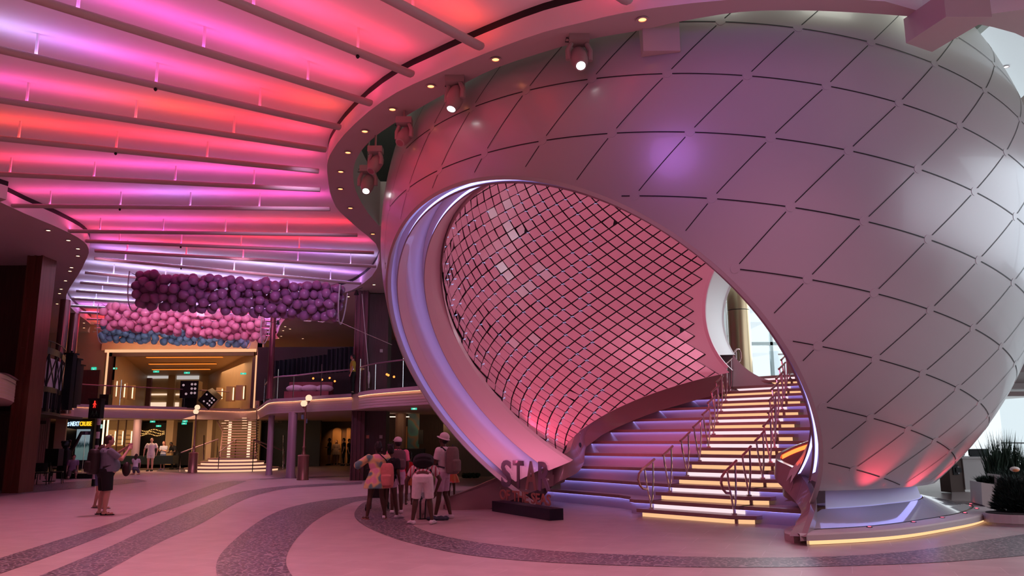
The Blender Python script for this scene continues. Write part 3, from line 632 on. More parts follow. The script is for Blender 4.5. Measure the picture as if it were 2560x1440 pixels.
# coloured light fins
m_fin = mat('fin_paint', (.50, .40, .39), rough=.55)
m_led = bpy.data.materials.new('colour_led'); m_led.use_nodes = True; nt = m_led.node_tree; nt.nodes.clear()
e = nt.nodes.new('ShaderNodeEmission'); o = nt.nodes.new('ShaderNodeOutputMaterial'); at = nt.nodes.new('ShaderNodeAttribute'); at.attribute_name = 'led'
nt.links.new(at.outputs['Color'], e.inputs[0]); e.inputs[1].default_value = 21; nt.links.new(e.outputs[0], o.inputs[0])
RED = (1, .025, .045); RPK = (1, .045, .12); PNK = (1, .07, .26); MAG = (.95, .08, .50); LAV = (.60, .22, .92); WHV = (.60, .54, 1); ORG = (1, .07, .03)
fins = [((1330, -150), (1572, 8), [RPK, RPK, RED]), ((900, -36), (1203, 122), [RPK, RED, ORG]), ((470, -38), (1030, 190), [MAG, PNK, RPK, RPK]), ((0, -25), (927, 262), [LAV, MAG, MAG, PNK, RPK]),
        ((-90, 108), (850, 322), [WHV, LAV, MAG, PNK, RED, ORG]), ((-90, 240), (815, 378), [MAG, PNK, ORG, RED, RPK]), ((-90, 340), (797, 431), [ORG, RED, RPK, PNK]),
        ((-90, 434), (800, 477), [RED, PNK, MAG, MAG, PNK]), ((30, 517), (825, 525), [PNK, MAG, LAV, MAG, MAG]), ((165, 580), (893, 590), [PNK, MAG, RPK, RED]),
        ((215, 605), (935, 634), [RPK, MAG, RED, RED, PNK]), ((237, 629), (940, 668), [MAG, RED, PNK, LAV, WHV]), ((235, 648), (905, 711), [LAV, WHV, WHV, LAV]),
        ((212, 683), (800, 741), [WHV, WHV, LAV]), ((200, 708), (775, 755), [WHV, WHV]), ((190, 729), (752, 768), [WHV, WHV]), ((178, 748), (730, 780), [WHV, WHV, LAV]),
        ((175, 766), (712, 795), [WHV, LAV]), ((197, 782), (700, 806), [LAV, PNK, PNK]), ((217, 799), (692, 817), [RPK, RED, LAV]), ((236, 812), (690, 826), [RED, RED, LAV]), ((236, 822), (688, 834), [RED, RPK, LAV]), ((232, 831), (684, 842), [RED, RPK, PNK])]
names_f = ['nearest the camera']
for fi, (pa, pb, cols) in enumerate(fins):
    A = atz(*pa, 8.03); B = atz(*pb, 8.03); d = (B - A); L = d.length; d.normalize(); s = Vector((-d.y, d.x, 0))
    far = fi > 12
    hw = .105
    if fi < 12: lab = 'long ceiling fin, %s from the purple net toward the camera' % (['first', 'second', 'third', 'fourth', 'fifth', 'sixth', 'seventh', 'eighth', 'ninth', 'tenth', 'eleventh', 'twelfth'][11 - fi])
    elif fi == 12: lab = 'ceiling fin lit white-violet running just above the purple balloon net'
    elif fi < 18: lab = 'white-violet lit ceiling fin left of the purple net, %s' % (['topmost', 'second', 'third', 'fourth', 'fifth'][fi - 13])
    else: lab = 'small red-lit far ceiling fin beside the pink net, %s' % (['nearest', 'second', 'middle', 'fourth', 'farthest'][fi - 18])
    t = thing('ceiling_fin', lab, 'ceiling light', tuple((A + B) / 2), group='light fins under the recessed ceiling')
    prof = [(-hw, .03), (-hw * .93, .055), (-hw * .6, .075), (hw * .6, .075), (hw * .93, .055), (hw, .03), (hw * .9, .005), (hw * .5, -.02), (-hw * .5, -.02), (-hw * .9, .005)]
    mb = MB(); vs = []
    ends = [(0, .75), (.03, .95), (.06, 1), (L - .06, 1), (L - .03, .95), (L, .75)]
    for q, sc in ends: vs += [A + d * q + s * (x * sc) + Vector((0, 0, z)) for x, z in prof]
    n_ = len(prof); fs = [(i * n_ + k_, i * n_ + (k_ + 1) % n_, (i + 1) * n_ + (k_ + 1) % n_, (i + 1) * n_ + k_) for i in range(len(ends) - 1) for k_ in range(n_)] + [tuple(range(n_)), tuple(len(vs) - n_ + k_ for k_ in range(n_))]
    mb.add(vs, fs).build('beam', m_fin, t, smooth=True)
    # led strip lying on the beam
    ns = 24; me = bpy.data.meshes.new('led_strip'); vv = []; ff = []; cc = []
    for i in range(ns + 1):
        f = i / ns; x = f * (len(cols) - 1); q = min(int(x), len(cols) - 2); w_ = x - q; c = [cols[q][k_] * (1 - w_) + cols[q + 1][k_] * w_ for k_ in range(3)]
        p = A + d * (.12 + (L - .24) * f); vv += [tuple(p + s * .03 + Vector((0, 0, .082))), tuple(p - s * .03 + Vector((0, 0, .082)))]; kf = 1.0 if fi < 11 else (1.25 if fi < 18 else 1.9); c = [x_ * kf for x_ in c]; cc += [c, c]
        if i: ff.append((2 * i - 2, 2 * i - 1, 2 * i + 1, 2 * i))
    me.from_pydata(vv, [], ff); ca = me.attributes.new('led', 'FLOAT_COLOR', 'POINT')
    for i, c in enumerate(cc): ca.data[i].color = (*c, 1)
    me.materials.append(m_led); o = bpy.data.objects.new('led_strip', me); COL.objects.link(o); setpar(o, t)
    for i in range(int(L / 1.9)):
        p = A + d * (1.0 + 1.9 * i)
        MB().box((p.x - .018, p.y - .018, 8.1), (p.x + .018, p.y + .018, ZR - .003)).build('hanger', m_ceil, t)
        if i == 1 and fi % 2 == 0: MB().lathe([(.02, 0), (.035, -.03), (.015, -.06)], p + Vector((0, 0, -.02 + 8.03 - p.z)), 8).build('sprinkler', m_dark, t)
# recessed downlights
def downlight(px, py, lab, mt, grp, r=.085, z=ZS):
    c = atz(px, py, z)
    t = thing('downlight', lab, 'downlight', tuple(c), group=grp)
    MB().lathe([(r * .7, -.003), (r, -.006), (r * 1.15, -.018), (r * 1.15, -.022), (r * .72, -.022), (r * .7, -.006)], c, 20).build('trim_ring', m_soffit, t)
    MB().lathe([(r * .70, -.0065), (r * .70, -.010)], c, 16).build('lamp_disc', mt, t)
    return c
dl1 = [(1606, 47), (1239, 147), (1077, 214), (981, 272), (912, 327), (870, 380), (852, 428), (851, 471), (876, 519), (932, 584)]
for i, p in enumerate(dl1):
    downlight(*p, 'orange downlight in the soffit around the sphere, %s from the front' % ['first', 'second', 'third', 'fourth', 'fifth', 'sixth', 'seventh', 'eighth', 'ninth', 'tenth'][i], E_DOWNO, 'orange downlights in the soffit ring')
dl2 = [(121, 575), (171, 600), (195, 621), (195, 639), (179, 668), (175, 677), (164, 701), (153, 722), (149, 733), (143, 759), (168, 777), (190, 793), (210, 807), (210, 819), (211, 833), (238, 842)]
for i, p in enumerate(dl2):
    downlight(*p, 'warm downlight in the left soffit edge, %s from the camera' % ['first','second','third','fourth','fifth','sixth','seventh','eighth','ninth','tenth','eleventh','twelfth','thirteenth','fourteenth','fifteenth','sixteenth'][i], E_DOWN, 'warm downlights along the left soffit')
dl3 = [(935, 711), (893, 733), (871, 741), (725, 822), (713, 816), (708, 826), (703, 840), (696, 845), (660, 858), (757, 846)]
for i, p in enumerate(dl3):
    downlight(*p, 'warm downlight in the soffit right of the nets, %s from the sphere' % ['first','second','third','fourth','fifth','sixth','seventh','eighth','ninth','tenth','eleventh','twelfth','thirteenth','fourteenth','fifteenth','sixteenth'][i], E_DOWN, 'warm downlights right of the nets')
# box beams reaching from the soffit toward the sphere
a, b_ = atz(1604, 86, 7.95), atz(1702, 62, 7.95)
MB().box((a.x, a.y - .1, 7.62), (b_.x + .02, a.y + 1.1, 8.3)).build('trim_beam_front', m_soffit, kind='structure')
q = [atz(2266, 106, 7.75), atz(2450, 66, 7.75), atz(2366, 44, 7.75), atz(2480, 20, 7.75)]
pb = [atz(2265, 112, 7.6), atz(2390, 62, 7.6), atz(2470, 52, 7.6), atz(2340, 112, 7.6)]
MB().prism([(p.x, p.y) for p in [atz(2265, 108, 7.6), atz(2365, 42, 7.6), atz(2480, 42, 7.6), atz(2330, 130, 7.6)]], 7.6, 8.0).build('trim_beam_right', m_soffit, kind='structure')
# ------------------------------------------------------------------ moving head stage lights
m_fix = mat('fixture_grey', (.36, .29, .27), rough=.45)
def moving_head(px, py, z, aim, sc, lab, drop, on, power=0, col=(1, 1, 1), spot=30):
    c = atz(px, py, z); t = thing('moving_head_light', lab, 'stage light', tuple(c), group='moving-head stage lights around the sphere')
    dirv = (Vector(aim) - c).normalized(); qn = dirv.to_track_quat('Z', 'Y'); T = lambda v: c + qn @ (Vector(v) * sc)
    # head: rounded tapering barrel
    prof = [(.06, -.24), (.11, -.22), (.135, -.14), (.14, 0), (.13, .10), (.10, .18), (.095, .22), (.08, .225)]
    vs = []; fs = []; n_ = 20
    for r, zz in prof: vs += [T((r * math.cos(2 * PI * k_ / n_), r * 1.05 * math.sin(2 * PI * k_ / n_), zz)) for k_ in range(n_)]
    for i in range(len(prof) - 1):
        for k_ in range(n_): fs.append((i * n_ + k_, i * n_ + (k_ + 1) % n_, (i + 1) * n_ + (k_ + 1) % n_, (i + 1) * n_ + k_))
    fs += [tuple(range(n_)), tuple(len(vs) - n_ + k_ for k_ in range(n_))]
    h = MB().add(vs, fs).build('head', m_fix, t, smooth=True)
    MB().add([T((.072 * math.cos(2 * PI * k_ / 20), .072 * math.sin(2 * PI * k_ / 20), .2262)) for k_ in range(20)], [tuple(range(20))]).build('lens', E_SPOT if on else mat('lens_dark', (.3, .12, .14), rough=.1), h)
    side = dirv.cross(Vector((0, 0, 1))).normalized() * sc; up = Vector((0, 0, 1)) * sc
    for sg_ in (-1, 1):
        MB().tube([c + side * .17 * sg_ - up * .02, c + side * .18 * sg_ + up * .14, c + side * .12 * sg_ + up * .27], [.05 * sc, .045 * sc, .04 * sc], 8).build('yoke', m_fix, t, smooth=True)
    bb = c + up * .34
    MB().box(tuple(bb - Vector((.16, .13, .07)) * sc), tuple(bb + Vector((.16, .13, .06)) * sc)).build('base', m_fix, t)
    MB().tube([bb + up * .05, bb + Vector((0, 0, drop))], .022, 8).build('pole', m_fix, t)
    MB().tube([bb + side * .1, bb + side * .2 + up * .02, bb + side * .22 - up * .05, bb + side * .12 - up * .05], .01, 6).build('clamp', m_dark, t)
    if power: lamp('stage_beam', 'SPOT', c + dirv * (.24 * sc), col, power, aim, spot_size=R_(spot), spot_blend=.8, shadow_soft_size=.08)
moving_head(1448, 148, 7.62, (1.6, 6.0, 0), 1.0, 'lit moving-head light hanging below the soffit at the top of the sphere', .35, True)
moving_head(1137, 248, 7.6, (-2.3, 11.6, 2.6), 1.05, 'moving-head light tilted left, second from the front around the sphere', .35, True)
moving_head(1010, 343, 7.45, (-4.5, 10, 1), .95, 'moving-head light on a short pole at the left corner of the soffit beam', .9, False)
moving_head(938, 412, 7.35, (-5, 13, 2), .95, 'upper moving-head light of the pair in the soffit slot left of the sphere', 1.4, False)
moving_head(919, 462, 7.3, (-3.5, 12, 0), 1.05, 'lower lit moving-head light of the pair in the slot left of the sphere', 1.6, True)
# ------------------------------------------------------------------ people
SKD = mat('skin_dark', (.085, .040, .026), rough=.5); SKL = mat('skin_light', (.50, .27, .21), rough=.5); HAIR = mat('hair_black', (.010, .008, .008), rough=.6); HAIRB = mat('hair_brown', (.045, .02, .014), rough=.6)
def cloth(n, c, **k): return mat(n, c, rough=.85, var=.18, scale=14, **k)
def remesh(mb, name, m, parent, voxel, smooth=4, M=None):
    if M is not None: mb.v = [M @ v for v in mb.v]
    me = bpy.data.meshes.new(name); me.from_pydata([tuple(v) for v in mb.v], [], mb.f)
    o = bpy.data.objects.new(name, me); COL.objects.link(o)
    r = o.modifiers.new('r', 'REMESH'); r.mode = 'VOXEL'; r.voxel_size = voxel
    if smooth: q = o.modifiers.new('s', 'SMOOTH'); q.factor = .5; q.iterations = smooth
    dg = bpy.context.evaluated_depsgraph_get(); me2 = bpy.data.meshes.new_from_object(o.evaluated_get(dg)); o.modifiers.clear(); o.data = me2; bpy.data.meshes.remove(me)
    me2.name = name; me2.materials.clear(); me2.materials.append(m); me2.shade_smooth()
    setpar(o, parent); return o
def cone(mb, a, ra, b, rb, n=12, ends=True):
    mb.tube([a, b], [ra, rb], n)
    if ends: mb.ball(a, ra, n, 8); mb.ball(b, rb, n, 8)
def rings(mb, L, n=20):   # L: (centre, rx, ry, right, fwd)
    vs = []; fs = []
    for c, rx, ry, r, f in L:
        for k in range(n): t = 2 * PI * k / n; vs.append(c + r * (rx * math.cos(t)) + f * (ry * math.sin(t)))
    for i in range(len(L) - 1):
        for k in range(n): fs.append((i * n + k, i * n + (k + 1) % n, (i + 1) * n + (k + 1) % n, (i + 1) * n + k))
    fs += [tuple(range(n - 1, -1, -1)), tuple(len(vs) - n + k for k in range(n))]
    mb.add(vs, fs)
def person(lab, loc, face, H=1.72, W=1.0, skin=SKL, hair=HAIR, hairk='short', lean=0, head=(0, 0), arms=None, legs=None, top=None, sleeve=.5, bottom=None, blen=.5, dress=None, shoes=None, shoek='sneaker', cap=None, pack=None, vox=.012, sit=False, group=None, belly=0, extra=None, kneel=False):
    root = thing('person', lab, 'person', (loc[0], loc[1], loc[2] if len(loc) > 2 else 0), face, group)
    S = H / 1.75; M = Matrix.Translation(root.location) @ Matrix.Rotation(face, 4, 'Z') @ Matrix.Scale(S, 4)
    V = Vector; hz = .93 if not sit else .50
    if kneel: hz = .42
    piv = V((0, 0, hz)); LM = Matrix.Rotation(-R_(lean), 3, 'X')
    def U(x, y, z):   # upper body point, z measured from standing pelvis .93
        return piv + LM @ V((x * (W if abs(x) > 0 else 1), y, z - .93))
    rx_, fx_ = V((1, 0, 0)), LM @ V((0, 1, 0))
    arms = arms or {}; legs = legs or {}
    body = MB()
    tors = [(.88, .150, .115, 0), (.95, .165, .125, 0), (1.05, .145, .108, 0), (1.15, .140, .105, .005), (1.27, .165, .115, .0), (1.38, .175, .108, -.005), (1.44, .13, .085, -.01), (1.48, .06, .06, -.005)]
    def torso(mb, inf, z0=0, z1=9):
        L = []
        for z, a, b, y in tors:
            if z0 <= z <= z1: 
                bl = belly * math.exp(-((z - 1.08) / .16) ** 2); L.append((U(0, y + bl * .6, z), (a + inf) * W + bl * .3, b + inf + bl * .6 + (W - 1) * .06, rx_, fx_))
        rings(mb, L)
    torso(body, -.004)
    nk = U(0, .0, 1.50); hd, ht = head; HM = LM @ Matrix.Rotation(-R_(ht), 3, 'X') @ Matrix.Rotation(R_(hd), 3, 'Z'); hb = U(0, .015, 1.53)
    hp = lambda x, y, z: hb + HM @ V((x, y, z))
    cone(body, U(0, -.005, 1.42), .062, hp(0, .0, .03), .055)
    body.ball(hp(0, .015, .115), (.076, .094, .105), 16, 12, HM); body.ball(hp(0, .045, .055), (.052, .058, .058), 12, 8, HM)
    body.ball(hp(0, .112, .088), (.013, .018, .022), 8, 6, HM)                                  # nose
    body.tube([hp(0, .098, .125), hp(0, .116, .083)], [.009, .014], 6)
    body.tube([hp(-.025, .098, .047), hp(0, .106, .049), hp(.025, .098, .047)], .0085, 6)          # lips
    for s in (-1, 1):
        body.ball(hp(.079 * s, .0, .10), (.012, .024, .032), 8, 6, HM)                            # ear
        body.ball(hp(.045 * s, .07, .085), (.025, .02, .02), 8, 6, HM)                            # cheek
    eyes = MB()
    for s in (-1, 1): eyes.ball(hp(.031 * s, .096, .118), (.012, .009, .008), 8, 6, HM)
    JA = {}
    for s, nm in ((1, 'R'), (-1, 'L')):
        sh = U(.185 * s, -.005, 1.40); el, wr = arms.get(nm, ((.225 * s, -.03, 1.12), (.235 * s, .05, .88)))
        el = U(*el); wr = U(*wr); JA[nm] = (sh, el, wr)
        cone(body, sh, .058, el, .043); cone(body, el, .043, wr, .027)
        d = (wr - el).normalized(); pn = d.cross(V((0, 0, 1)));
        if pn.length < .2: pn = d.cross(V((1, 0, 0)))
        pn.normalize(); side = V((s, 0, 0)); side = (LM @ V((0, 1, 0))); side = (side - d * side.dot(d)); side = side.normalized() if side.length > .1 else pn
        nrm = d.cross(side).normalized()
        pc = wr + d * .05
        Q = Matrix((side, nrm, d)).transposed()
        body.ball(pc, (.042, .018, .052), 10, 8, Q)
        curl = nrm * (-s)
        for q, (o_, l_) in enumerate(((-.030, .055), (-.010, .066), (.010, .070), (.029, .062))):
            b0 = wr + d * .088 + side * o_; b1 = b0 + d * l_ * .5 + side * o_ * .12 + curl * .008; b2 = b1 + d * l_ * .42 + curl * .022
            body.tube([b0 - d * .02, b0, b1, b2], [.0105, .010, .009, .007], 6)
        t0 = wr + d * .03 + side * .030; body.tube([t0, t0 + side * .026 + d * .024, t0 + side * .030 + d * .056 + curl * .012], [.012, .0105, .008], 6)
    JL = {}
    for s, nm in ((1, 'R'), (-1, 'L')):
        hip = V((.088 * s * W, 0, hz - .03)); kn, an, fo = legs.get(nm, ((.10 * s, .015, .50), (.105 * s, -.02, .085), (0, 1)))
        kn = V(kn); an = V(an); JL[nm] = (hip, kn, an, fo)
        cone(body, hip, .088 * (W * .5 + .5), kn, .056 * (W * .5 + .5)); m_ = kn.lerp(an, .3) + V((0, -.012, 0)) ; cone(body, kn, .054 * (W * .5 + .5), m_, .056 * (W * .5 + .5)); cone(body, m_, .056 * (W * .5 + .5), an, .035)
        f = V((fo[0], fo[1], 0)).normalized() if len(fo) == 2 else V(fo)
        if len(fo) == 2:
            for dx, rr in ((-.03, .036), (.06, .032), (.15, .026)): body.ball(an + f * dx + V((0, 0, -.045)), (.036, .036, rr), 10, 6)
            body.tube([an + f * -.03 + V((0, 0, -.05)), an + f * .06 + V((0, 0, -.052)), an + f * .16 + V((0, 0, -.062))], [.036, .036, .024], 8)
        else: body.tube([an, an + f * .08, an + f * .19], [.035, .035, .022], 8)
    remesh(body, 'body', skin, root, vox, 3, M)
    eyes.v = [M @ v for v in eyes.v]; eyes.build('eyes', m_black, root)
    hm = MB()
    if hairk in ('short', 'long', 'puff', 'bun'):
        hm.ball(hp(0, -.012, .135), (.086, .096, .100), 16, 10, HM)
        if hairk == 'short': hm.ball(hp(0, -.035, .10), (.080, .075, .08), 12, 8, HM)
        if hairk == 'long':
            hm.tube([hp(0, -.05, .15), hp(0, -.07, .02), hp(0, -.075, -.12), hp(0, -.07, -.22)], [.085, .085, .07, .035], 12)
        if hairk == 'puff':
            for q in range(14): a = q * 2.4; hm.ball(hp(.05 * math.cos(a), -.03 + .05 * math.sin(a), .17 + .008 * q), .04, 8, 6)
        if hairk == 'bun':
            for q in range(26):
                a = q * 2.399; r = .03 + .045 * (q / 26); hm.ball(hp(r * math.cos(a), -.045 + r * .8 * math.sin(a), .23 - .006 * q), .028, 8, 6)
            hm.ball(hp(0, -.06, .08), (.07, .06, .08), 12, 8, HM)
        face_cut = [v for v in hm.v]
        remesh(hm, 'hair', hair, root, max(.010, vox * .8), 2, M)
    if cap:
        c = MB(); kind_, mc = cap
        if kind_ == 'cap':
            c.ball(hp(0, -.005, .165), (.096, .112, .085), 16, 10, HM); c.ball(hp(0, .125, .150), (.075, .085, .012), 16, 6, HM)
        else:
            c.ball(hp(0, 0, .165), (.10, .115, .095), 16, 10, HM); c.ball(hp(0, .02, .125), (.135, .165, .014), 20, 6, HM)
        remesh(c, 'cap' if kind_ == 'cap' else 'hat', mc, root, .010, 3, M)
    if top and not dress:
        c = MB(); torso(c, .018, .93)
        for nm in 'RL':
            sh, el, wr = JA[nm]; tgt = sh.lerp(el, min(1, sleeve * 1.4)); cone(c, sh, .078, tgt, .070, ends=False); c.ball(sh, .078, 10, 8)
            if sleeve > .8: cone(c, el, .06, el.lerp(wr, min(1, (sleeve - .8) * 5)), .042)
        remesh(c, 'shirt', top, root, max(.012, vox), 4, M)
    if bottom and not dress:
        c = MB(); bl = belly
        rings(c, [(piv + V((0, 0, -.10)), .175 * W, .13 + bl * .2, rx_, V((0, 1, 0))), (piv + V((0, 0, .02)), .185 * W, .142 + bl * .5, rx_, V((0, 1, 0))), (piv + LM @ V((0, 0, .09)), .165 * W, .128 + bl * .7, rx_, fx_)])
        for nm in 'RL':
            hip, kn, an, fo = JL[nm]; e = hip.lerp(kn, min(1, blen)) if blen <= 1 else kn
            cone(c, hip, .108 * (W * .6 + .4), e, .090 * (W * .6 + .4), ends=False); c.ball(hip, .108 * (W * .6 + .4), 10, 8)
            if blen > 1: cone(c, kn, .075, kn.lerp(an, blen - 1), .06)
        remesh(c, 'shorts' if blen <= 1.1 else 'trousers', bottom, root, max(.012, vox), 4, M)
    if dress:
        c = MB(); torso(c, .022, 1.10); n = 40
        vs = []; fs = []
        for i, (z, a, fl) in enumerate(((1.16, .165, 0), (1.05, .20, .006), (.92, .25, .018), (.80, .285, .03), (.70, .305, .035))):
            for k_ in range(n):
                t = 2 * PI * k_ / n; r = a + fl * math.sin(8 * t); vs.append(piv + V((r * math.cos(t), r * .85 * math.sin(t), z - .93)))
        for i in range(4):
            for k_ in range(n): fs.append((i * n + k_, i * n + (k_ + 1) % n, (i + 1) * n + (k_ + 1) % n, (i + 1) * n + k_))
        fs += [tuple(range(n)), tuple(4 * n + k_ for k_ in range(n - 1, -1, -1))]
        c.add(vs, fs)
        for nm in 'RL':
            sh, el, wr = JA[nm]; cone(c, sh, .085, sh.lerp(el, .95), .095)
        remesh(c, 'dress', dress, root, .013, 3, M)
    if shoes:
        for nm in 'RL':
            hip, kn, an, fo = JL[nm]; f = V((fo[0], fo[1], 0)).normalized() if len(fo) == 2 else V(fo); sd = f.cross(V((0, 0, 1)))
            c = MB(); g = V((an.x, an.y, an.z - .085)) if len(fo) == 2 else an
            if shoek == 'sneaker':
                for dx, r, h in ((-.05, .046, .06), (.02, .048, .062), (.10, .048, .048), (.17, .044, .036)): c.ball(g + f * dx + V((0, 0, h * .72)), (.046, .046, h * .72), 12, 8)
                c.tube([g + f * -.05 + V((0, 0, .04)), g + f * .06 + V((0, 0, .045)), g + f * .18 + V((0, 0, .03))], [.045, .046, .032], 10); c.tube([an, g + V((0, 0, .05))], [.048, .046], 10)
            else:
                pts = []
                c.tube([g + f * -.085 + V((0, 0, .012)), g + f * .0 + V((0, 0, .012)), g + f * .1 + V((0, 0, .012)), g + f * .205 + V((0, 0, .012))], [.012, .012, .012, .012], 8, sq=3.4)
                c.tube([g + f * .13 + V((0, 0, .02)), g + f * .09 + V((0, 0, .068)) , g + f * .02 + sd * .045 + V((0, 0, .02))], .009, 6); c.tube([g + f * .09 + V((0, 0, .068)), g + f * .02 - sd * .045 + V((0, 0, .02))], .009, 6)
            remesh(c, 'shoe' if shoek == 'sneaker' else 'sandal', shoes, root, .009, 2, M)
    if pack:
        mc, pw, ph, pd, off = pack
        nm_ = 'backpack'; pb = V((0, -.12 - pd * .5 - belly * .2, 1.22 + off)); P0 = piv + LM @ (V((0, pb.y, pb.z - .93)))
        c = MB(); c.v = []
        for (zz, sx, sy) in ((0, 1, 1),):
            n = 20; L = []
            for h, a in ((-.5, .72), (-.46, .9), (-.3, 1), (.1, 1), (.34, .93), (.46, .75), (.5, .5)):
                L.append((P0 + LM @ V((0, 0, ph * h)), pw * .5 * a, pd * .5 * a, rx_, fx_))
            rings(c, L)
            L = [(P0 + LM @ V((0, -pd * .42, ph * h)), pw * .38 * a, pd * .28 * a, rx_, fx_) for h, a in ((-.42, .8), (-.38, 1), (-.02, 1), (.02, .8))]; rings(c, L)
        bp = remesh(c, nm_, mc, root, .011, 3, M)
        st_ = MB()
        for s in (-1, 1): st_.tube([U(.085 * s, -.12, 1.40), U(.10 * s, -.03, 1.475), U(.125 * s, .10, 1.40), U(.14 * s, .13, 1.25), U(.165 * s, .02, 1.08), U(.13 * s, -.12, 1.05)], .018, 6, sq=1.5)
        st_.tube([P0 + LM @ V((-.03, 0, ph * .5)), P0 + LM @ V((0, 0, ph * .5 + .04)), P0 + LM @ V((.03, 0, ph * .5))], .008, 6)
        st_.v = [M @ v for v in st_.v]; st_.build('strap', m_dark, bp, smooth=True)
    root['_'] = 0; del root['_']
    return root, U, M, JA, JL
def ramp_mat(name, stops, scale, rough=.85, wave=None):
    m = bpy.data.materials.new(name); m.use_nodes = True; nt = m.node_tree; b = nt.nodes['Principled BSDF']; b.inputs['Roughness'].default_value = rough
    tc = nt.nodes.new('ShaderNodeTexCoord')
    if wave: tx = nt.nodes.new('ShaderNodeTexWave'); tx.bands_direction = wave; tx.inputs['Scale'].default_value = scale; tx.inputs['Distortion'].default_value = .6
    else: tx = nt.nodes.new('ShaderNodeTexNoise'); tx.inputs['Scale'].default_value = scale; tx.inputs['Detail'].default_value = .6
    cr = nt.nodes.new('ShaderNodeValToRGB'); el = cr.color_ramp.elements
    while len(el) < len(stops): el.new(.5)
    for e_, (p, c) in zip(el, stops): e_.position = p; e_.color = (*c, 1)
    nt.links.new(tc.outputs['Object'], tx.inputs[0]); nt.links.new(tx.outputs[0], cr.inputs[0]); nt.links.new(cr.outputs[0], b.inputs['Base Color']); return m
m_tie = ramp_mat('tie_dye_cloth', [(.32, (.10, .22, .24)), (.42, (.16, .30, .26)), (.48, (.66, .50, .22)), (.55, (.75, .55, .30)), (.62, (.72, .34, .42))], 5.5)
m_str = ramp_mat('striped_cloth', [(0, (.62, .50, .50)), (.72, (.62, .50, .50)), (.80, (.40, .03, .06)), (1, (.40, .03, .06))], 4.2, wave='X')
c_white = cloth('white_cloth', (.66, .60, .62)); c_pink = cloth('pink_cloth', (.80, .22, .34)); c_lav = cloth('lavender_cloth', (.55, .40, .52)); c_blk = cloth('black_cloth', (.008, .008, .010))
c_red = cloth('red_cloth', (.55, .02, .03)); c_sal = cloth('salmon_canvas', (.62, .22, .20)); c_gry = cloth('grey_canvas', (.13, .085, .09)); c_gry2 = cloth('taupe_canvas', (.17, .12, .11)); c_bgry = cloth('blue_grey_cloth', (.17, .19, .24))
c_den = cloth('denim_cloth', (.07, .10, .20)); c_or = ramp_mat('orange_skirt_cloth', [(.35, (.75, .25, .10)), (.55, (.9, .18, .12)), (.7, (.6, .4, .5))], 7); c_yel = cloth('yellow_cloth', (.50, .33, .04)); c_navy = cloth('navy_cloth', (.01, .012, .03))
fa = lambda px, py: tuple(atz(px, py, 0))
person('person in a colourful tie-dye dress seen from behind, hair in a high bun, crossbody bag', fa(941, 1298), R_(16), 1.62, 1.18, SKD, HAIR, 'bun', head=(8, 0),
       arms={'L': ((-.40, .03, 1.22), (-.33, .16, 1.10)), 'R': ((.30, -.02, 1.16), (.26, .14, .98))}, legs={'L': ((-.16, .02, .50), (-.22, -.03, .085), (-.5, 1)), 'R': ((.12, .02, .50), (.20, .0, .085), (.2, 1))},
       dress=m_tie, shoes=cloth('sandal_tan', (.35, .16, .12)), shoek='sandal')
person('person in dark clothes wearing a large salmon-pink backpack, between the dress and the cap', fa(973, 1297), R_(-12), 1.52, 1.0, SKD, HAIR, 'puff', top=c_blk, bottom=c_lav, blen=.35, shoes=c_white, pack=(c_sal, .36, .60, .20, -.16), legs={'L': ((-.09, .02, .50), (-.12, -.05, .085), (-.3, 1)), 'R': ((.12, .06, .50), (.16, .12, .085), (.7, 1))})
person('person in a pink shirt and white baseball cap with a grey backpack', fa(991, 1284), R_(14), 1.72, 1.05, SKD, HAIR, 'short', head=(18, -4), top=c_pink, bottom=c_lav, blen=.6, shoes=c_white, cap=('cap', c_white), pack=(c_gry, .36, .46, .20, .02))
person('person bending forward in white knee shorts and a red-striped top with a black backpack', fa(1055, 1311), R_(4), 1.74, 1.15, SKD, HAIR, 'short', lean=72, head=(0, 25), top=m_str, bottom=cloth('white_denim', (.74, .66, .66)), blen=.98, shoes=c_white, sleeve=.45,
       arms={'L': ((-.31, .22, 1.30), (-.30, .48, 1.25)), 'R': ((.30, .2, 1.32), (.22, .46, 1.28))}, legs={'L': ((-.13, .03, .50), (-.19, 0, .085), (-.5, 1)), 'R': ((.14, .03, .50), (.20, .0, .085), (.35, 1))}, pack=(c_blk, .44, .46, .22, .06), belly=.02)
person('person in a white bucket hat, white tee and lavender shorts looking down, taupe backpack', fa(1106, 1297), R_(62), 1.80, 1.0, SKD, HAIR, 'short', head=(0, -18), top=c_white, bottom=c_lav, blen=.85, shoes=c_white, cap=('hat', c_white),
       arms={'L': ((-.21, .06, 1.14), (-.08, .28, 1.17)), 'R': ((.21, .04, 1.13), (.10, .28, 1.16))}, pack=(c_gry2, .36, .56, .24, -.02), legs={'L': ((-.09, .03, .50), (-.11, .10, .085), (0, 1)), 'R': ((.10, .0, .50), (.12, -.12, .085), (.1, 1))})
person('child in an orange and pink skirt behind the person in the bucket hat', fa(1129, 1252), R_(10), 1.22, .9, SKD, HAIR, 'short', dress=c_or, vox=.014)
person('child in a red top standing behind the bending person', fa(1022, 1262), R_(-8), 1.30, .95, SKD, HAIR, 'puff', top=c_red, bottom=cloth('orange_shorts', (.6, .22, .08)), blen=.6, vox=.014)
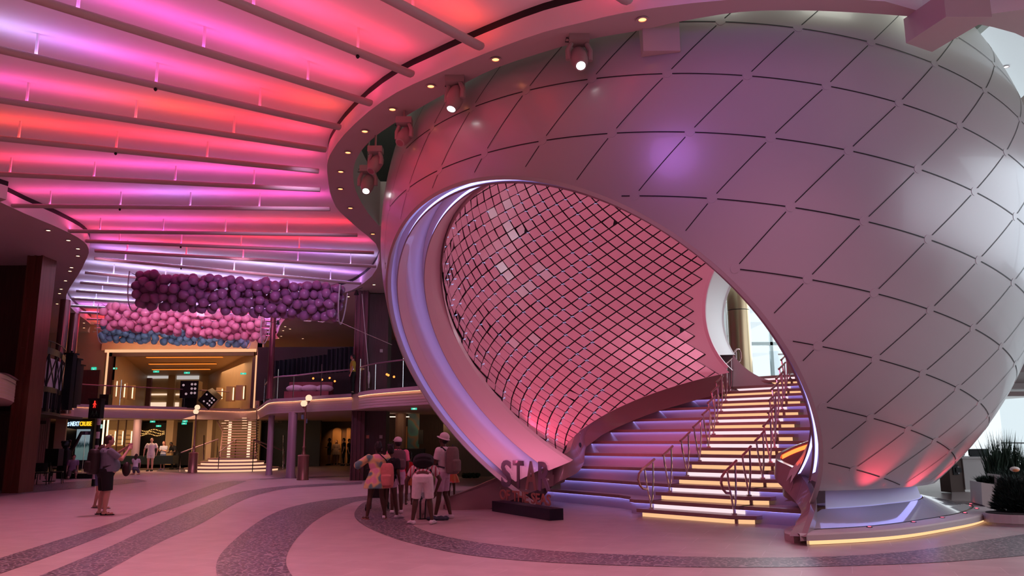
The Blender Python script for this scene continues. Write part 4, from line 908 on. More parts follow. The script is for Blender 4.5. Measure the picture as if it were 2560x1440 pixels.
MAN = person('heavy-set person in a blue-grey shirt and black shorts holding up a phone, black backpack', fa(255, 1287), R_(-48), 1.80, 1.42, SKL, HAIRB, 'short', head=(-6, 0), top=c_bgry, bottom=c_blk, blen=.92, shoes=c_blk, shoek='sandal', belly=.13, sleeve=.55,
       arms={'L': ((-.20, .20, 1.28), (-.06, .40, 1.46)), 'R': ((.24, .22, 1.22), (.08, .42, 1.44))}, legs={'L': ((-.15, .03, .50), (-.17, -.02, .085), (-.2, 1)), 'R': ((.15, .03, .50), (.17, .0, .085), (.5, 1))}, pack=(mat('backpack_black', (.018, .012, .012), rough=.5, var=.2), .36, .56, .26, -.04))
ph = MAN[2] @ (MAN[4]['L'][1] * 0 + MAN[3]['L'][2] + Vector((.09, .10, .05)))
phn = thing('phone', 'phone held up by the heavy-set person at the left', 'phone', tuple(ph)); MB().box((ph.x - .02, ph.y - .045, ph.z - .07), (ph.x + .0, ph.y + .045, ph.z + .07), R_(-48)).build('phone_body', mat('phone_case', (.7, .3, .4), rough=.3), phn)
person('person in flip-flops with a white top hidden behind the heavy-set person at the left', fa(243, 1271), R_(-70), 1.58, 1.05, SKL, HAIRB, 'long', top=c_white, bottom=c_den, blen=.7, shoes=cloth('sandal_grey', (.2, .14, .13)), shoek='sandal', vox=.014, pack=None, legs={'L': ((-.12, .0, .50), (-.22, -.1, .085), (-.3, 1)), 'R': ((.12, .0, .50), (.20, .16, .085), (.2, 1))})
# people farther away
person('person walking toward the camera in a white shirt and pale shorts with a lanyard', fa(374, 1178), PI + .1, 1.80, 1.15, SKL, HAIRB, 'short', top=c_white, bottom=c_white, blen=.55, shoes=c_blk, vox=.018, arms={'L': ((-.30, .02, 1.14), (-.28, .10, .90)), 'R': ((.30, .0, 1.14), (.30, .06, .88))})
person('person walking in a pale top and denim skirt holding something, long reddish hair', fa(405, 1175), PI - .1, 1.62, 1.0, SKL, mat('hair_red', (.16, .04, .03), rough=.7), 'long', top=cloth('pale_blue_cloth', (.45, .48, .62)), bottom=c_den, blen=.5, shoes=c_white, vox=.018, arms={'L': ((-.2, .06, 1.14), (-.02, .22, 1.2)), 'R': ((.2, .06, 1.14), (.03, .22, 1.2))})
person('child in a white shirt kneeling on the floor', fa(337, 1188), R_(5), 1.45, .9, SKL, HAIRB, 'long', top=c_white, bottom=cloth('grey_cloth', (.12, .11, .15)), blen=.7, kneel=True, vox=.016, arms={'L': ((-.22, .12, 1.2), (-.26, .2, 1.38)), 'R': ((.2, .2, 1.2), (.16, .3, 1.02))}, legs={'L': ((-.16, .30, .07), (-.20, -.10, .06), (0, -1, -.1)), 'R': ((.16, .30, .07), (.20, -.10, .06), (0, -1, -.1))})
person('person in black clothes stooping with bent knees near the left street lamp', fa(438, 1173), PI - .5, 1.7, 1.0, SKD, HAIR, 'short', lean=35, top=c_blk, bottom=c_blk, blen=1.8, shoes=c_blk, vox=.02, legs={'L': ((-.2, .12, .5), (-.26, 0, .085), (-.3, 1)), 'R': ((.2, .12, .5), (.26, 0, .085), (.3, 1))}, arms={'L': ((-.25, .2, 1.2), (-.1, .42, 1.3)), 'R': ((.25, .2, 1.2), (.1, .42, 1.3))})
person('person in black clothes standing beside the stooping one', fa(456, 1167), PI, 1.78, 1.0, SKD, HAIR, 'short', top=c_blk, bottom=c_navy, blen=1.8, shoes=c_blk, vox=.02)
person('person with long hair in dark clothes in the shop doorway left of the small stair', fa(469, 1163), PI + .3, 1.66, .95, SKL, HAIR, 'long', top=c_navy, bottom=c_blk, blen=1.8, shoes=c_blk, vox=.02)
person('person in dark shirt and pale shorts in the hall right of the street lamp', fa(822, 1163), PI / 2, 1.75, 1.0, SKL, HAIR, 'short', top=c_navy, bottom=c_gry, blen=.6, shoes=c_blk, vox=.02, arms={'L': ((-.2, .06, 1.14), (-.05, .25, 1.15)), 'R': ((.2, .06, 1.14), (.05, .25, 1.15))})
person('person in a long pale skirt in the hall right of the street lamp', fa(839, 1162), PI, 1.62, .95, SKL, HAIR, 'long', dress=cloth('beige_cloth', (.22, .15, .14)), vox=.02)
person('person in dark clothes left of the bronze pillar, in front of the lit arch', fa(858, 1164), PI / 2 + .2, 1.75, 1.0, SKL, HAIR, 'short', top=c_navy, bottom=c_blk, blen=1.8, shoes=c_blk, vox=.02)
person('person in dark clothes closest to the bronze pillar, in front of the lit arch', fa(871, 1164), -PI / 2, 1.70, 1.0, SKL, HAIR, 'short', top=c_blk, bottom=c_blk, blen=1.8, shoes=c_blk, vox=.02)
q = atz(869, 983, 3.52); person('person in a yellow top on the upper balcony beside the bronze pillar', (q.x, q.y + .9, 3.52), PI / 2, 1.66, .95, SKL, HAIR, 'short', top=c_yel, bottom=c_blk, blen=1.8, shoes=c_blk, vox=.02)
person('person in a yellow shirt facing the glowing screen, right one', fa(194, 1176), .2, 1.72, 1.0, SKD, HAIR, 'short', top=c_yel, bottom=c_blk, blen=1.8, shoes=c_blk, vox=.02)
person('person in a yellow shirt facing the glowing screen, left one', fa(181, 1172), -.2, 1.72, 1.0, SKD, HAIR, 'short', top=c_yel, bottom=c_blk, blen=1.8, shoes=c_blk, vox=.02)
person('person in a pale purple top crouching by the dark tables', fa(178, 1197), PI + .6, 1.6, 1.0, SKL, HAIRB, 'short', top=cloth('mauve_cloth', (.28, .18, .30)), bottom=c_gry, blen=.9, kneel=True, lean=25, vox=.016, legs={'L': ((-.16, .32, .30), (-.18, .1, .085), (0, 1)), 'R': ((.16, .30, .07), (.20, -.10, .06), (0, -1, -.1))})
person('person in black with hand in front standing in the lobby behind the capped person', fa(966, 1190), PI, 1.85, 1.05, SKL, HAIR, 'short', top=c_blk, bottom=c_blk, blen=1.8, shoes=c_blk, vox=.02)
# bags and stroller
q = Vector(fa(1056, 1300)); DF = thing('duffel_bag', 'pale grey duffel bag on the floor between the feet of the bending person', 'bag', (q.x, q.y + .25, 0))
mb = MB(); qq = DF.location; mb.ball((qq.x, qq.y, .21), (.16, .22, .21), 16, 10); mb.box((qq.x - .15, qq.y - .18, .02), (qq.x + .15, qq.y + .18, .36)); remesh(mb, 'bag_body', cloth('duffel_cloth', (.35, .25, .24)), DF, .02, 6)
MB().tube([(qq.x - .05, qq.y - .235, .02), (qq.x - .06, qq.y - .20, .38), (qq.x - .06, qq.y, .46), (qq.x - .06, qq.y + .2, .38)], .014, 6).build('bag_strap', c_blk, DF); MB().tube([(qq.x + .05, qq.y - .235, .02), (qq.x + .06, qq.y - .20, .38), (qq.x + .06, qq.y, .46)], .014, 6).build('bag_strap', c_blk, DF)
q = Vector(fa(1086, 1302)); BG = thing('cloth_bundle', 'dark crumpled jacket on the floor beside the right foot of the bending person', 'jacket', tuple(q)); mb = MB()
for i in range(8): mb.ball((q.x + .05 * i - .12, q.y + .12 + .04 * math.sin(i * 2), .035), (.07, .08, .04 + .012 * (i % 3)), 10, 6)
remesh(mb, 'folds', cloth('slate_cloth', (.06, .06, .09)), BG, .014, 3)
q = Vector(fa(938, 1278)); ST = thing('stroller', 'small black folding stroller behind the legs of the person in the dress', 'stroller', tuple(q + Vector((0, .3, 0)))); q = ST.location
for dx in (-.22, .22):
    for dy in (-.28, .3):
        w = MB(); w.tube([(q.x + dx - .015, q.y + dy, .08), (q.x + dx + .015, q.y + dy, .08)], .08, 16); w.build('wheel', m_black, ST)
    MB().tube([(q.x + dx, q.y - .28, .08), (q.x + dx, q.y + .1, .5), (q.x + dx, q.y - .35, .98)], .014, 6).build('frame', m_dark, ST); MB().tube([(q.x + dx, q.y + .3, .08), (q.x + dx, q.y - .05, .6)], .014, 6).build('frame', m_dark, ST)
MB().tube([(q.x - .22, q.y - .35, .98), (q.x + .22, q.y - .35, .98)], .018, 6).build('handle', m_dark, ST)
mb = MB(); mb.box((q.x - .2, q.y - .2, .30), (q.x + .2, q.y + .2, .36)); mb.box((q.x - .2, q.y - .24, .32), (q.x + .2, q.y - .18, .78)); mb.ball((q.x, q.y - .1, .74), (.21, .22, .16), 14, 8); mb.build('seat', c_blk, ST)
q = Vector(MAN[0].location); LM_ = MAN[2] @ Vector((.28, .22, .90)); BB = thing('shoulder_bag', 'dark round shoulder bag in front of the heavy-set person at the left', 'bag', tuple(q + Vector((.33, .30, 0)))); 
mb = MB(); mb.ball((q.x + .34, q.y + .30, 1.02), (.10, .09, .17), 14, 10); mb.build('bag_body', mat('bag_brown', (.03, .012, .012), rough=.45), BB, smooth=True)
q = Vector(fa(1036, 1290)); CB = thing('crossbody_bag', 'black crossbody bag hanging at the side of the person in the tie-dye dress', 'bag', fa(966, 1298))
q = CB.location; mb = MB(); mb.ball((q.x + .05, q.y + .02, .82), (.13, .07, .17), 14, 10); mb.build('bag_body', c_blk, CB, smooth=True); MB().tube([(q.x + .1, q.y + .02, .95), (q.x - .02, q.y - .12, 1.25), (q.x - .22, q.y - .05, 1.42)], .012, 6).build('bag_strap', c_blk, CB)
# ------------------------------------------------------------------ shell of the hall
def wallbox(name, a, b_, m): return MB().box(a, b_).build(name, m, kind='structure')
wallbox('wall_back', (-34, -10.2, 0), (24, -10, 14.2), m_soffit)
wallbox('wall_left', (-34.2, -10, 0), (-34, 75, 14.2), m_wood)
wallbox('wall_far', (-34, 75, 0), (7, 75.2, 14.2), m_wood); wallbox('wall_far_side', (7, 35.5, 0), (7.2, 75, 14.2), m_wood)
# right side: glazed atrium wall, low sill, mullions
m_mull = mat('mullion_grey', (.20, .22, .23), rough=.4)
wx = 21.5
wallbox('wall_right_sill', (wx, -10, 0), (wx + .3, 35.6, .35), m_white)
wallbox('wall_right_front', (wx, -10, .35), (wx + .3, 7, 14.2), m_white)
wallbox('wall_right_head', (wx, 7, 3.3), (wx + .3, 35.6, 4.1), m_white)
wallbox('wall_right_top', (wx, 7, 12.4), (wx + .3, 35.6, 14.2), m_white)
wallbox('wall_rear_head', (14, 35.5, 12.6), (wx, 35.7, 14.2), m_white)
for i, y in enumerate(range(8, 36, 4)):
    wn = thing('window_%d' % (i + 1), 'x', 'window', (wx + .15, y + 2, .35)); del wn['label']; del wn['category']; wn['kind'] = 'structure'
    MB().box((wx, y - .10, .35), (wx + .25, y + .10, 12.4)).build('mullion', m_mull, wn); MB().box((wx + .05, y, 1.35), (wx + .12, y + 4, 1.41)).build('transom', m_mull, wn)
    MB().box((wx + .1, y + .1, .35), (wx + .12, y + 3.9, 12.4)).build('pane', m_pane, wn)
# far glazed wall seen through the sphere's exit, white panelled wall left of it
gy = 35.5
for i in range(7):
    x = 9.8 + i * 1.75
    wn = thing('window_%d' % (20 + i), 'x', 'window', (x + .8, gy, 3.5)); del wn['label']; del wn['category']; wn['kind'] = 'structure'
    MB().box((x - .06, gy, 3.5), (x + .06, gy + .2, 13)).build('mullion', mat('mullion_pale', (.45, .52, .52), rough=.4), wn)
    MB().box((x, gy, 5.7), (x + 1.75, gy + .12, 5.85)).build('transom', MATS['mullion_pale'], wn); MB().box((x, gy, 9.1), (x + 1.75, gy + .12, 9.25)).build('transom', MATS['mullion_pale'], wn)
    MB().box((x + .06, gy + .05, 3.5), (x + 1.69, gy + .07, 13)).build('pane', m_pane, wn)
m_wp = mat('white_panel', (.74, .78, .78), rough=.35)
wallbox('wall_atrium', (4.5, gy - .2, 3.5), (10.05, gy, 14), m_wp)
wallbox('wall_atrium_return', (7.0, 25.8, 7.6), (7.2, gy, 14), m_wp)
mb = MB()
for q in range(5): mb.box((4.6, gy - .215, 4.6 + q * 1.5), (10.0, gy - .20, 4.615 + q * 1.5))
for q in range(4): mb.box((5.8 + q * 1.25, gy - .215, 3.5), (5.815 + q * 1.25, gy - .20, 13))
mb.build('trim_panel_seams', m_soffit, kind='structure')
c = aty(1850, 850, 31.0); GC = thing('gold_column', 'round gold-clad column on the upper landing seen through the sphere exit', 'column', (c.x, 31, 3.515))
MB().cyl((c.x, 31), .42, 3.515, 6.55, 32).build('lower_shaft', m_goldcol, GC, smooth=True); MB().cyl((c.x, 31), .42, 6.58, 14, 32).build('upper_shaft', m_goldcol, GC, smooth=True); MB().cyl((c.x, 31), .405, 6.54, 6.59, 32).build('joint', m_black, GC)
GL = thing('glass_balustrade', 'clear glass balustrade with a curved chrome rail on the upper landing behind the steps', 'railing', (10.2, 29, 3.515))
for (x0, x1) in ((9.3, 10.4), (10.5, 11.7), (11.8, 13.2)): MB().box((x0, 28.9, 3.6), (x1, 28.92, 4.75)).build('glass_panel', m_pane, GL)
MB().tube([(9.6, 28.85, 4.62), (10.4, 28.8, 4.64), (11.0, 28.6, 4.62), (11.35, 28.2, 4.58), (11.2, 27.9, 4.55)], .028, 8).build('rail', m_chrome, GL, smooth=True); MB().cyl((9.95, 28.85), .02, 3.515, 5.2, 8).build('post', m_chrome, GL)
wallbox('ceiling_lower_right', (14.6, 24, 3.25), (21.5, 35.5, 3.5), m_white); wallbox('trim_deck_edge', (14.4, 23.8, 3.05), (21.5, 24.0, 3.55), m_white)
wallbox('trim_deck_band', (14.4, 23.9, 2.85), (21.5, 24.05, 2.98), m_soffit)
# ------------------------------------------------------------------ upper deck with curved fascia, far and right
top_px = [(150, 1007), (186, 1010), (250, 1012.5), (375, 1016), (507, 1020), (600, 1023), (640, 1021), (655, 1013), (668, 1003), (680, 999), (700, 997), (740, 995), (800, 990), (880, 985)]
DK = smooth_pts([atz(x, y, 3.52) for x, y in top_px], 5)
top2 = [(897, 982), (925, 977), (975, 972), (1037, 967), (1100, 962), (1180, 957)]
DK2 = smooth_pts([atz(x, y, 3.52) for x, y in top2], 4)
def fascia(curve, tagn, back_y, mat_=None):
    lab = {'far': 'curved pale deck fascia with a warm light line around the far end of the hall', 'right': 'curved pale deck fascia with a warm light line between the wood panel and the sphere', 'left': 'curved pale deck fascia with a warm light line at the far left edge'}[tagn]
    t = thing('deck_fascia', lab, 'balcony front', (curve[len(curve) // 2].x, curve[len(curve) // 2].y, 2.86), group='deck fascias')
    z = lambda L, zz, o=0: [Vector((p.x, p.y + o, zz)) for p in L]
    mb = MB(); mb.strip(z(curve, 3.53, -.12), z(curve, 3.38, -.12)); mb.strip(z(curve, 3.38, -.12), z(curve, 3.38, .1)); mb.strip(z(curve, 3.53, -.12), z(curve, 3.53, .2)); mb.build('lip', m_fasc, t, smooth=True)
    mb = MB(); mb.strip(z(curve, 3.372, -.06), z(curve, 3.372, -.02)); mb.build('led_strip', emis('fascia_led', (1, .45, .22), 11), t)
    mb = MB()
    for q in range(5): mb.strip(z(curve, 3.36 - .10 * q, .02), z(curve, 3.272 - .10 * q, .02)); mb.strip(z(curve, 3.272 - .10 * q, .05), z(curve, 3.26 - .10 * q, .05))
    mb.build('boards', m_fasc, t, smooth=False)
    return t
m_fasc = mat('fascia_paint', (.40, .30, .33), rough=.5)
fascia(DK, 'far', 60); fascia(DK2, 'right', 60)
m_cl2 = mat('lower_ceiling', (.40, .30, .22), rough=.6)
for z0, z1, nm in ((2.86, 3.5, 'floor_upper_deck'),):
    pts = [(p.x, p.y + .03) for p in DK] + [(DK2[0].x, DK2[0].y + .03)] + [(p.x, p.y + .03) for p in DK2] + [(3.5, 30), (3.5, 62), (-34, 62), (-34, DK[0].y)]
    MB().prism(pts, z0, z1).build(nm, [m_cl2], kind='structure')
# left side deck near the camera
dl = smooth_pts([atz(x, y, 3.52) for x, y in [(-60, 926), (0, 932), (22, 940), (39, 951)]], 4); fascia(dl, 'left', 30); E_ = dl[-1]
MB().prism([(p.x, p.y + .03) for p in dl] + [(aty(38, 951, E_.y + 3).x - .1, E_.y + 3), (-22, E_.y + 3)], 2.86, 3.5).build('floor_left_deck', m_cl2, kind='structure')
wallbox('wall_left_near', (-24, 28.6, 0), (aty(18, 1200, 28).x, 29.0, 8), m_wood)
# bronze piers
def pier(name, px0, px1, pyb, Y, dep, mt, lab, ztop=8.0, ribs=3):
    x0 = aty(px0, pyb, Y).x; x1 = aty(px1, pyb, Y).x
    t = thing(name, lab, 'pier', ((x0 + x1) / 2, Y + dep / 2, 0)); w_ = x1 - x0
    MB().box((x0, Y + .08, 0), (x1, Y + dep, ztop)).build('cladding', mt, t)
    for k_ in range(ribs + 1):
        x = x0 + w_ * k_ / ribs; MB().box((x - .03, Y, 0), (x + .03, Y + .12, ztop)).build('flange', mt, t)
    for zz in (1.4, 3.1, 4.8, 6.5): MB().box((x0, Y + .04, zz), (x0 + w_ / ribs, Y + .1, zz + .03)).build('bracket', mt, t)
    return t
pier('bronze_pier', 8, 44, 1218, 27, .9, m_bronze, 'tall bronze-clad pier at the left edge in front of the dark tables', ribs=2)
pier('bronze_pier', 876, 906, 1196, 34, 1.0, mat('bronze_purple', (.13, .065, .07), rough=.35, metal=.5, var=.25, scale=3, stretch=(4, 4, .3)), 'tall ribbed bronze pier left of the sphere beside the dark wood panel')
a, b_ = aty(906, 1190, 34.6), aty(962, 1190, 34.6); WP = thing('wood_panel_column', 'broad dark wood column between the ribbed pier and the sphere', 'column', ((a.x + b_.x) / 2, 35, 0))
MB().box((a.x, 34.6, 0), (b_.x, 35.6, 7.95)).build('panel', m_wood2, WP)
for (px, py, cc) in ((919, 1092, (.8, .25, .15)), (952, 1092, (.6, .5, .5)), (952, 1123, (.45, .3, .32)), (953, 877, (.6, .6, .6))):
    c = aty(px, py, 34.55); MB().box((c.x - .06, 34.55, c.z - .07), (c.x + .06, 34.6, c.z + .07)).build('wall_plate', mat('plate%d%d' % (px, py), cc, rough=.5), WP)
# round bronze columns (left) and clad columns
def col(name, px, pyb, D, r, z0, z1, mt, lab, grp=None):
    c = aty(px, pyb, D); t = thing(name, lab, 'column', (c.x, D, z0), group=grp)
    MB().cyl((c.x, D), r, z0, z1, 24).build('shaft', mt, t, smooth=True); MB().cyl((c.x, D), r * 1.12, z0, z0 + .12, 24).build('collar', mt, t)
    return t
m_rb = mat('round_bronze', (.36, .17, .16), rough=.22, metal=.8)
col('round_column', 147, 925, 36, .22, 3.0, 8, m_rb, 'nearer tall round bronze column behind the truss balcony'); col('round_column', 174, 930, 40, .22, 3.0, 8, m_rb, 'farther tall round bronze column behind the black balcony posts')
col('round_column', 674, 985, 36.5, .13, 3.5, 8, mat('round_maroon', (.20, .05, .07), rough=.35, metal=.4), 'slim maroon round column on the upper deck right of the gold hall')
col('clad_column', 336, 1160, 47, .22, 0, 2.9, m_purplecol, 'lavender clad column left of the walking couple'); col('clad_column', 673, 1165, 40, .15, 0, 2.9, m_purplecol, 'slim lavender column right of the lit stair'); col('clad_column', 726, 1187, 36.5, .20, 0, 2.9, m_purplecol, 'wider lavender column left of the street lamp')
col('wood_column', 1000, 1150, 38, .25, 0, 2.9, m_wood, 'round wood column in the lobby behind the backpacks')
# wall above / beside the gold hall
def panel(name, px0, py0, px1, py1, Y, dep, mt, lab=None, cat_='panel', grp=None, kind=None):
    o = rbox(px0, py0, px1, py1, Y, dep).build(name, mt)
    if kind: o['kind'] = kind
    elif lab: tag(o, lab, cat_, grp)
    return o
m_beige = mat('beige_wall', (.42, .28, .19), rough=.6); m_beige2 = mat('grey_beige_wall', (.30, .22, .19), rough=.6)
YG = 47.0
panel('wall_far_left', 60, 780, 262, 1014, YG + .4, .2, m_beige, kind='structure')
panel('wall_far_top', 255, 840, 660, 874, YG, .3, m_gold, kind='structure')
panel('wall_far_right', 640, 850, 652, 1022, YG, .3, m_beige, kind='structure')
panel('wall_corner_left', 186, 925, 246, 1012, YG - .3, .15, m_wood, kind='structure')
# ---- gold hall: a room behind a lit portal
GH = thing('gold_portal', 'glowing gold portal frame around the upper hall at the far end', 'portal', (aty(450, 1018, YG).x, YG, 3.5))
for (x0, y0, x1, y1) in ((262, 874, 266, 1018), (636, 888, 639, 1020)): rbox(x0, y0, x1, y1, YG - .06, .1).build('light_jamb', emis('portal_led', (1, .52, .28), 1.0), GH)
rbox(262, 874, 640, 879, YG - .06, .1).build('light_header', MATS['portal_led'], GH)
for (x0, y0, x1, y1) in ((267, 881, 275, 1018), (628, 893, 635, 1020)): rbox(x0, y0, x1, y1, YG, .25).build('jamb', m_wood, GH)
rbox(267, 882, 635, 889, YG, .25).build('header', m_wood, GH)
YB = 62.0; A0 = aty(275, 1018, YG); A1 = aty(630, 1018, YG); B0 = aty(363, 1018, YB); B1 = aty(516, 1018, YB); zt = 6.9; zb = 6.55
mb = MB(); mb.add([(A0.x, YG + .2, 3.5), (B0.x, YB, 3.5), (B0.x, YB, zb), (A0.x, YG + .2, zt)], [(0, 1, 2, 3)]); mb.build('wall_hall_left', m_gold, kind='structure')
mb = MB(); mb.add([(A1.x, YG + .2, 3.5), (B1.x, YB, 3.5), (B1.x, YB, zb), (A1.x, YG + .2, zt)], [(0, 1, 2, 3)]); mb.build('wall_hall_right', m_gold, kind='structure')
mb = MB(); mb.add([(B0.x, YB, 3.5), (B1.x, YB, 3.5), (B1.x, YB, zb), (B0.x, YB, zb)], [(0, 1, 2, 3)]); mb.build('wall_hall_back', m_gold, kind='structure')
mb = MB(); mb.add([(A0.x, YG + .2, zt), (A1.x, YG + .2, zt), (B1.x, YB, zb), (B0.x, YB, zb)], [(0, 1, 2, 3)]); mb.build('ceiling_hall', m_gold, kind='structure')
lamp('hall_lamp', 'AREA', ((A0.x + A1.x) / 2, 53, 6.4), (1, .55, .28), 300, ((A0.x + A1.x) / 2, 53, 0), shape='RECTANGLE', size=5, size_y=8)
for i, (f, w_) in enumerate(((.18, .62), (.42, .66), (.64, .68))):
    xa = A0.x + (B0.x - A0.x) * f; xb = A1.x + (B1.x - A1.x) * f; y = YG + .2 + (YB - YG) * f; z = zt + (zb - zt) * f; cx_ = (xa + xb) / 2; hw_ = (xb - xa) * w_ / 2
    LT = thing('orange_light_bar', 'orange light bar across the gold hall ceiling, %s of three' % ['nearest', 'middle', 'farthest'][i], 'ceiling light', (cx_, y, z - .1), group='orange light bars')
    MB().box((cx_ - hw_, y - .12, z - .10), (cx_ + hw_, y + .12, z - .06)).build('glow', E_ORG, LT); MB().box((cx_ - hw_, y - .16, z - .06), (cx_ + hw_, y + .16, z - .02)).build('housing', m_gold, LT)
def lit_case(name, px0, py0, px1, py1, Y, lab, grp, strips=1, parts=True, back=m_gold):
    t = thing(name, lab, 'display case', (aty((px0 + px1) / 2, py1, Y).x, Y, aty(px0, py1, Y).z), group=grp)
    rbox(px0, py0, px1, py1, Y + .05, .3 if parts is False else .98).build('back_panel', back, t)
    rbox(px1 - 3, py0 + 3, px1 - 1.2, py1 - 3, Y, .05).build('light_tube', emis('case_led', (1, .62, .34), 2.6), t)
    if parts:
        for k_ in range(3):
            y = py0 + (py1 - py0) * (.3 + .25 * k_); rbox(px0 + 1, y, px1 - 4, y + .8, Y - .1, .2).build('shelf', m_chrome, t)
    return t
for i, (x0, x1, y0, y1) in enumerate(((277, 293, 950, 994), (299, 313, 957, 996), (319, 333, 963, 999))):
    lit_case('wall_display', x0, y0, x1, y1, YG + 1.2 + i * 1.6, 'lit display niche on the left wall of the gold hall, %s' % ['nearest', 'middle', 'farthest'][i], 'lit niches of the gold hall', parts=False)
for i, (x0, x1, y0, y1) in enumerate(((540, 557, 969, 1000), (565, 585, 966, 1003), (589, 611, 963, 1000))):
    lit_case('wall_display', x0, y0, x1, y1, YG + 4.4 - i * 1.6, 'lit display niche on the right wall of the gold hall, %s' % ['farthest', 'middle', 'nearest'][i], 'lit niches of the gold hall', parts=False)
for i, (x0, x1, y0, y1) in enumerate(((363, 420, 928, 946), (440, 497, 931, 948), (376, 416, 984, 988), (436, 468, 984, 988), (373, 414, 1006, 1016), (434, 446, 1006, 1016))):
    nm = ['upper_window', 'upper_window', 'light_line', 'light_line', 'bright_shopfront', 'bright_shopfront'][i]
    panel(nm, x0, y0, x1, y1, YB - .12, .1, emis('back_window', (.75, .68, .66), .65) if i < 2 else emis('back_line', (1, .7, .5), 1.1), ['bright upper window in the back wall of the gold hall, left one', 'bright upper window in the back wall of the gold hall, right one', 'thin warm light line on the back wall of the gold hall, left', 'thin warm light line on the back wall of the gold hall, right', 'small bright shopfront at floor level in the back of the gold hall, left', 'small bright shopfront at floor level in the back of the gold hall, right'][i], 'window' if i < 2 else 'light')
panel('trim_pillar_1', 358, 945, 376, 1018, YB - .3, .2, mat('maroon_pillar', (.22, .10, .12), rough=.5), kind='structure'); panel('trim_pillar_2', 419, 930, 436, 1018, YB - .4, .3, m_gold, kind='structure')
for i, (px, py) in enumerate(((285, 921), (390, 929), (467, 932), (608, 934), (234, 923), (67, 1027), (446, 1045.5), (462, 1053), (460, 1059), (381, 1054), (396, 1065), (1035, 1022), (249, 1066))):
    Y = [YG + .5, 58, 58, YG + .5, YG + .35, 30, 47, 47, 47.3, 47, 47.5, 31, 47.35][i]; w_ = 7 if i in (0, 1, 2, 3, 5, 6, 11) else 6; h_ = 2.2 if i not in (4, 12) else 5
    o = rbox(px - w_, py - h_, px + w_, py + h_, Y, .05); z0 = max(v.z for v in o.v); ES = thing('exit_sign', 'small green glowing exit sign %s' % ['at the upper left of the gold hall', 'before the left bright window of the gold hall', 'before the right bright window of the gold hall', 'at the upper right of the gold hall', 'on the beige wall left of the gold portal', 'under the truss balcony', 'under the deck left of the stair, topmost', 'left of the stair, middle of three', 'left of the stair, lowest of three', 'above the shop doorway, upper', 'above the shop doorway, lower', 'under the right deck beside the sphere', 'pale square on the lit jamb right of the cruise shop'][i], 'exit sign', tuple(o.v[0]), group='green signs')
    o.build('sign_face', E_GREEN if i != 12 else emis('pale_sign', (.5, .8, .75), .8), ES)
    c = sum(o.v, Vector()) / 8
    if i in (5, 6, 7, 8, 9, 10, 11): MB().cyl((c.x, Y + .02), .008, c.z, 2.87, 6).build('hanger_rod', m_dark, ES)
    MB().box((c.x - .05, Y - .012, c.z - .018), (c.x + .05, Y - .001, c.z + .018)).build('arrow', emis('sign_white', (.8, 1, .9), .9), ES)
# ------------------------------------------------------------------ lower level shops
YL = 50.0
panel('wall_lower_back', 60, 1030, 1000, 1190, YL + 7, .2, m_wood, kind='structure')
panel('wall_lower_gold', 420, 1042, 650, 1160, YL + 1, .2, m_gold, kind='structure')
sl = MB()
for i in range(13): rbox(53 + i * 5, 1042, 55.6 + i * 5, 1172, 33 + .12 * i, .12, sl)
SW = thing('slatted_wall', 'dark reddish vertical slat wall behind the restaurant tables at left', 'wall panel', tuple(sl.v[0])); sl.build('slats', mat('red_slats', (.14, .055, .055), rough=.5), SW); rbox(50, 1040, 118, 1172, 34.8, .1).build('backing', m_wood, SW)
rbox(82, 1052, 116, 1060, 32.9, .05).build('sign_board', mat('sign_brown', (.11, .05, .05), rough=.5), SW)
for i, x in enumerate((53.5, 63, 71.5)): panel('menu_screen', x, 1083 + i, x + (6, 4, 1.6)[i], 1108, 32.9, .2, emis('screen_yellow', (1, .62, .08), .8), 'glowing yellow panel at the slatted wall, %s' % ['widest', 'middle one', 'thinnest'][i], 'screen', 'yellow panels')
panel('beige_column', 134, 1044, 161, 1172, 43, .12, m_beige, 'square beige column left of the cruise shop', 'column')
NC = thing('cruise_shop_front', 'black shop front with lit NEXT CRUISE lettering and a bluish screen', 'shop front', (aty(197, 1170, 44).x, 44, 0))
rbox(163, 1046, 232, 1172, 44, .4).build('frame', m_dark, NC)
a = aty(174, 1066, 43.9); b_ = aty(197.5, 1066, 43.9); c = aty(228, 1066, 43.9)
text_obj('lettering_white', 'NEXT', .3, emis('sign_blue_white', (.55, .75, 1), 1.3), (aty(186, 1066, 43.9).x, 43.93, a.z + .02), (1, 0, 0), (0, 0, 1), NC, depth=.02, bold=.006, fitw=(b_.x - a.x) * .94, fith=.24)
text_obj('lettering_yellow', 'CRUISE', .3, emis('sign_yellow', (1, .52, .02), 1.3), ((b_.x + c.x) / 2, 43.93, a.z + .02), (1, 0, 0), (0, 0, 1), NC, depth=.02, bold=.006, fitw=(c.x - b_.x) * .97, fith=.24)
ic = MB(); c0 = aty(170.5, 1061, 43.9); ic.tube([(c0.x, 43.9, c0.z + .12), (c0.x, 43.9, c0.z - .06)], .02, 6); ic.tube([(c0.x - .08, 43.9, c0.z + .10), (c0.x, 43.9, c0.z + .02), (c0.x + .08, 43.9, c0.z + .10)], .02, 6); ic.tube([(c0.x - .09, 43.9, c0.z - .02), (c0.x, 43.9, c0.z - .08), (c0.x + .09, 43.9, c0.z - .02)], .022, 6); ic.build('emblem', MATS['sign_blue_white'], NC)
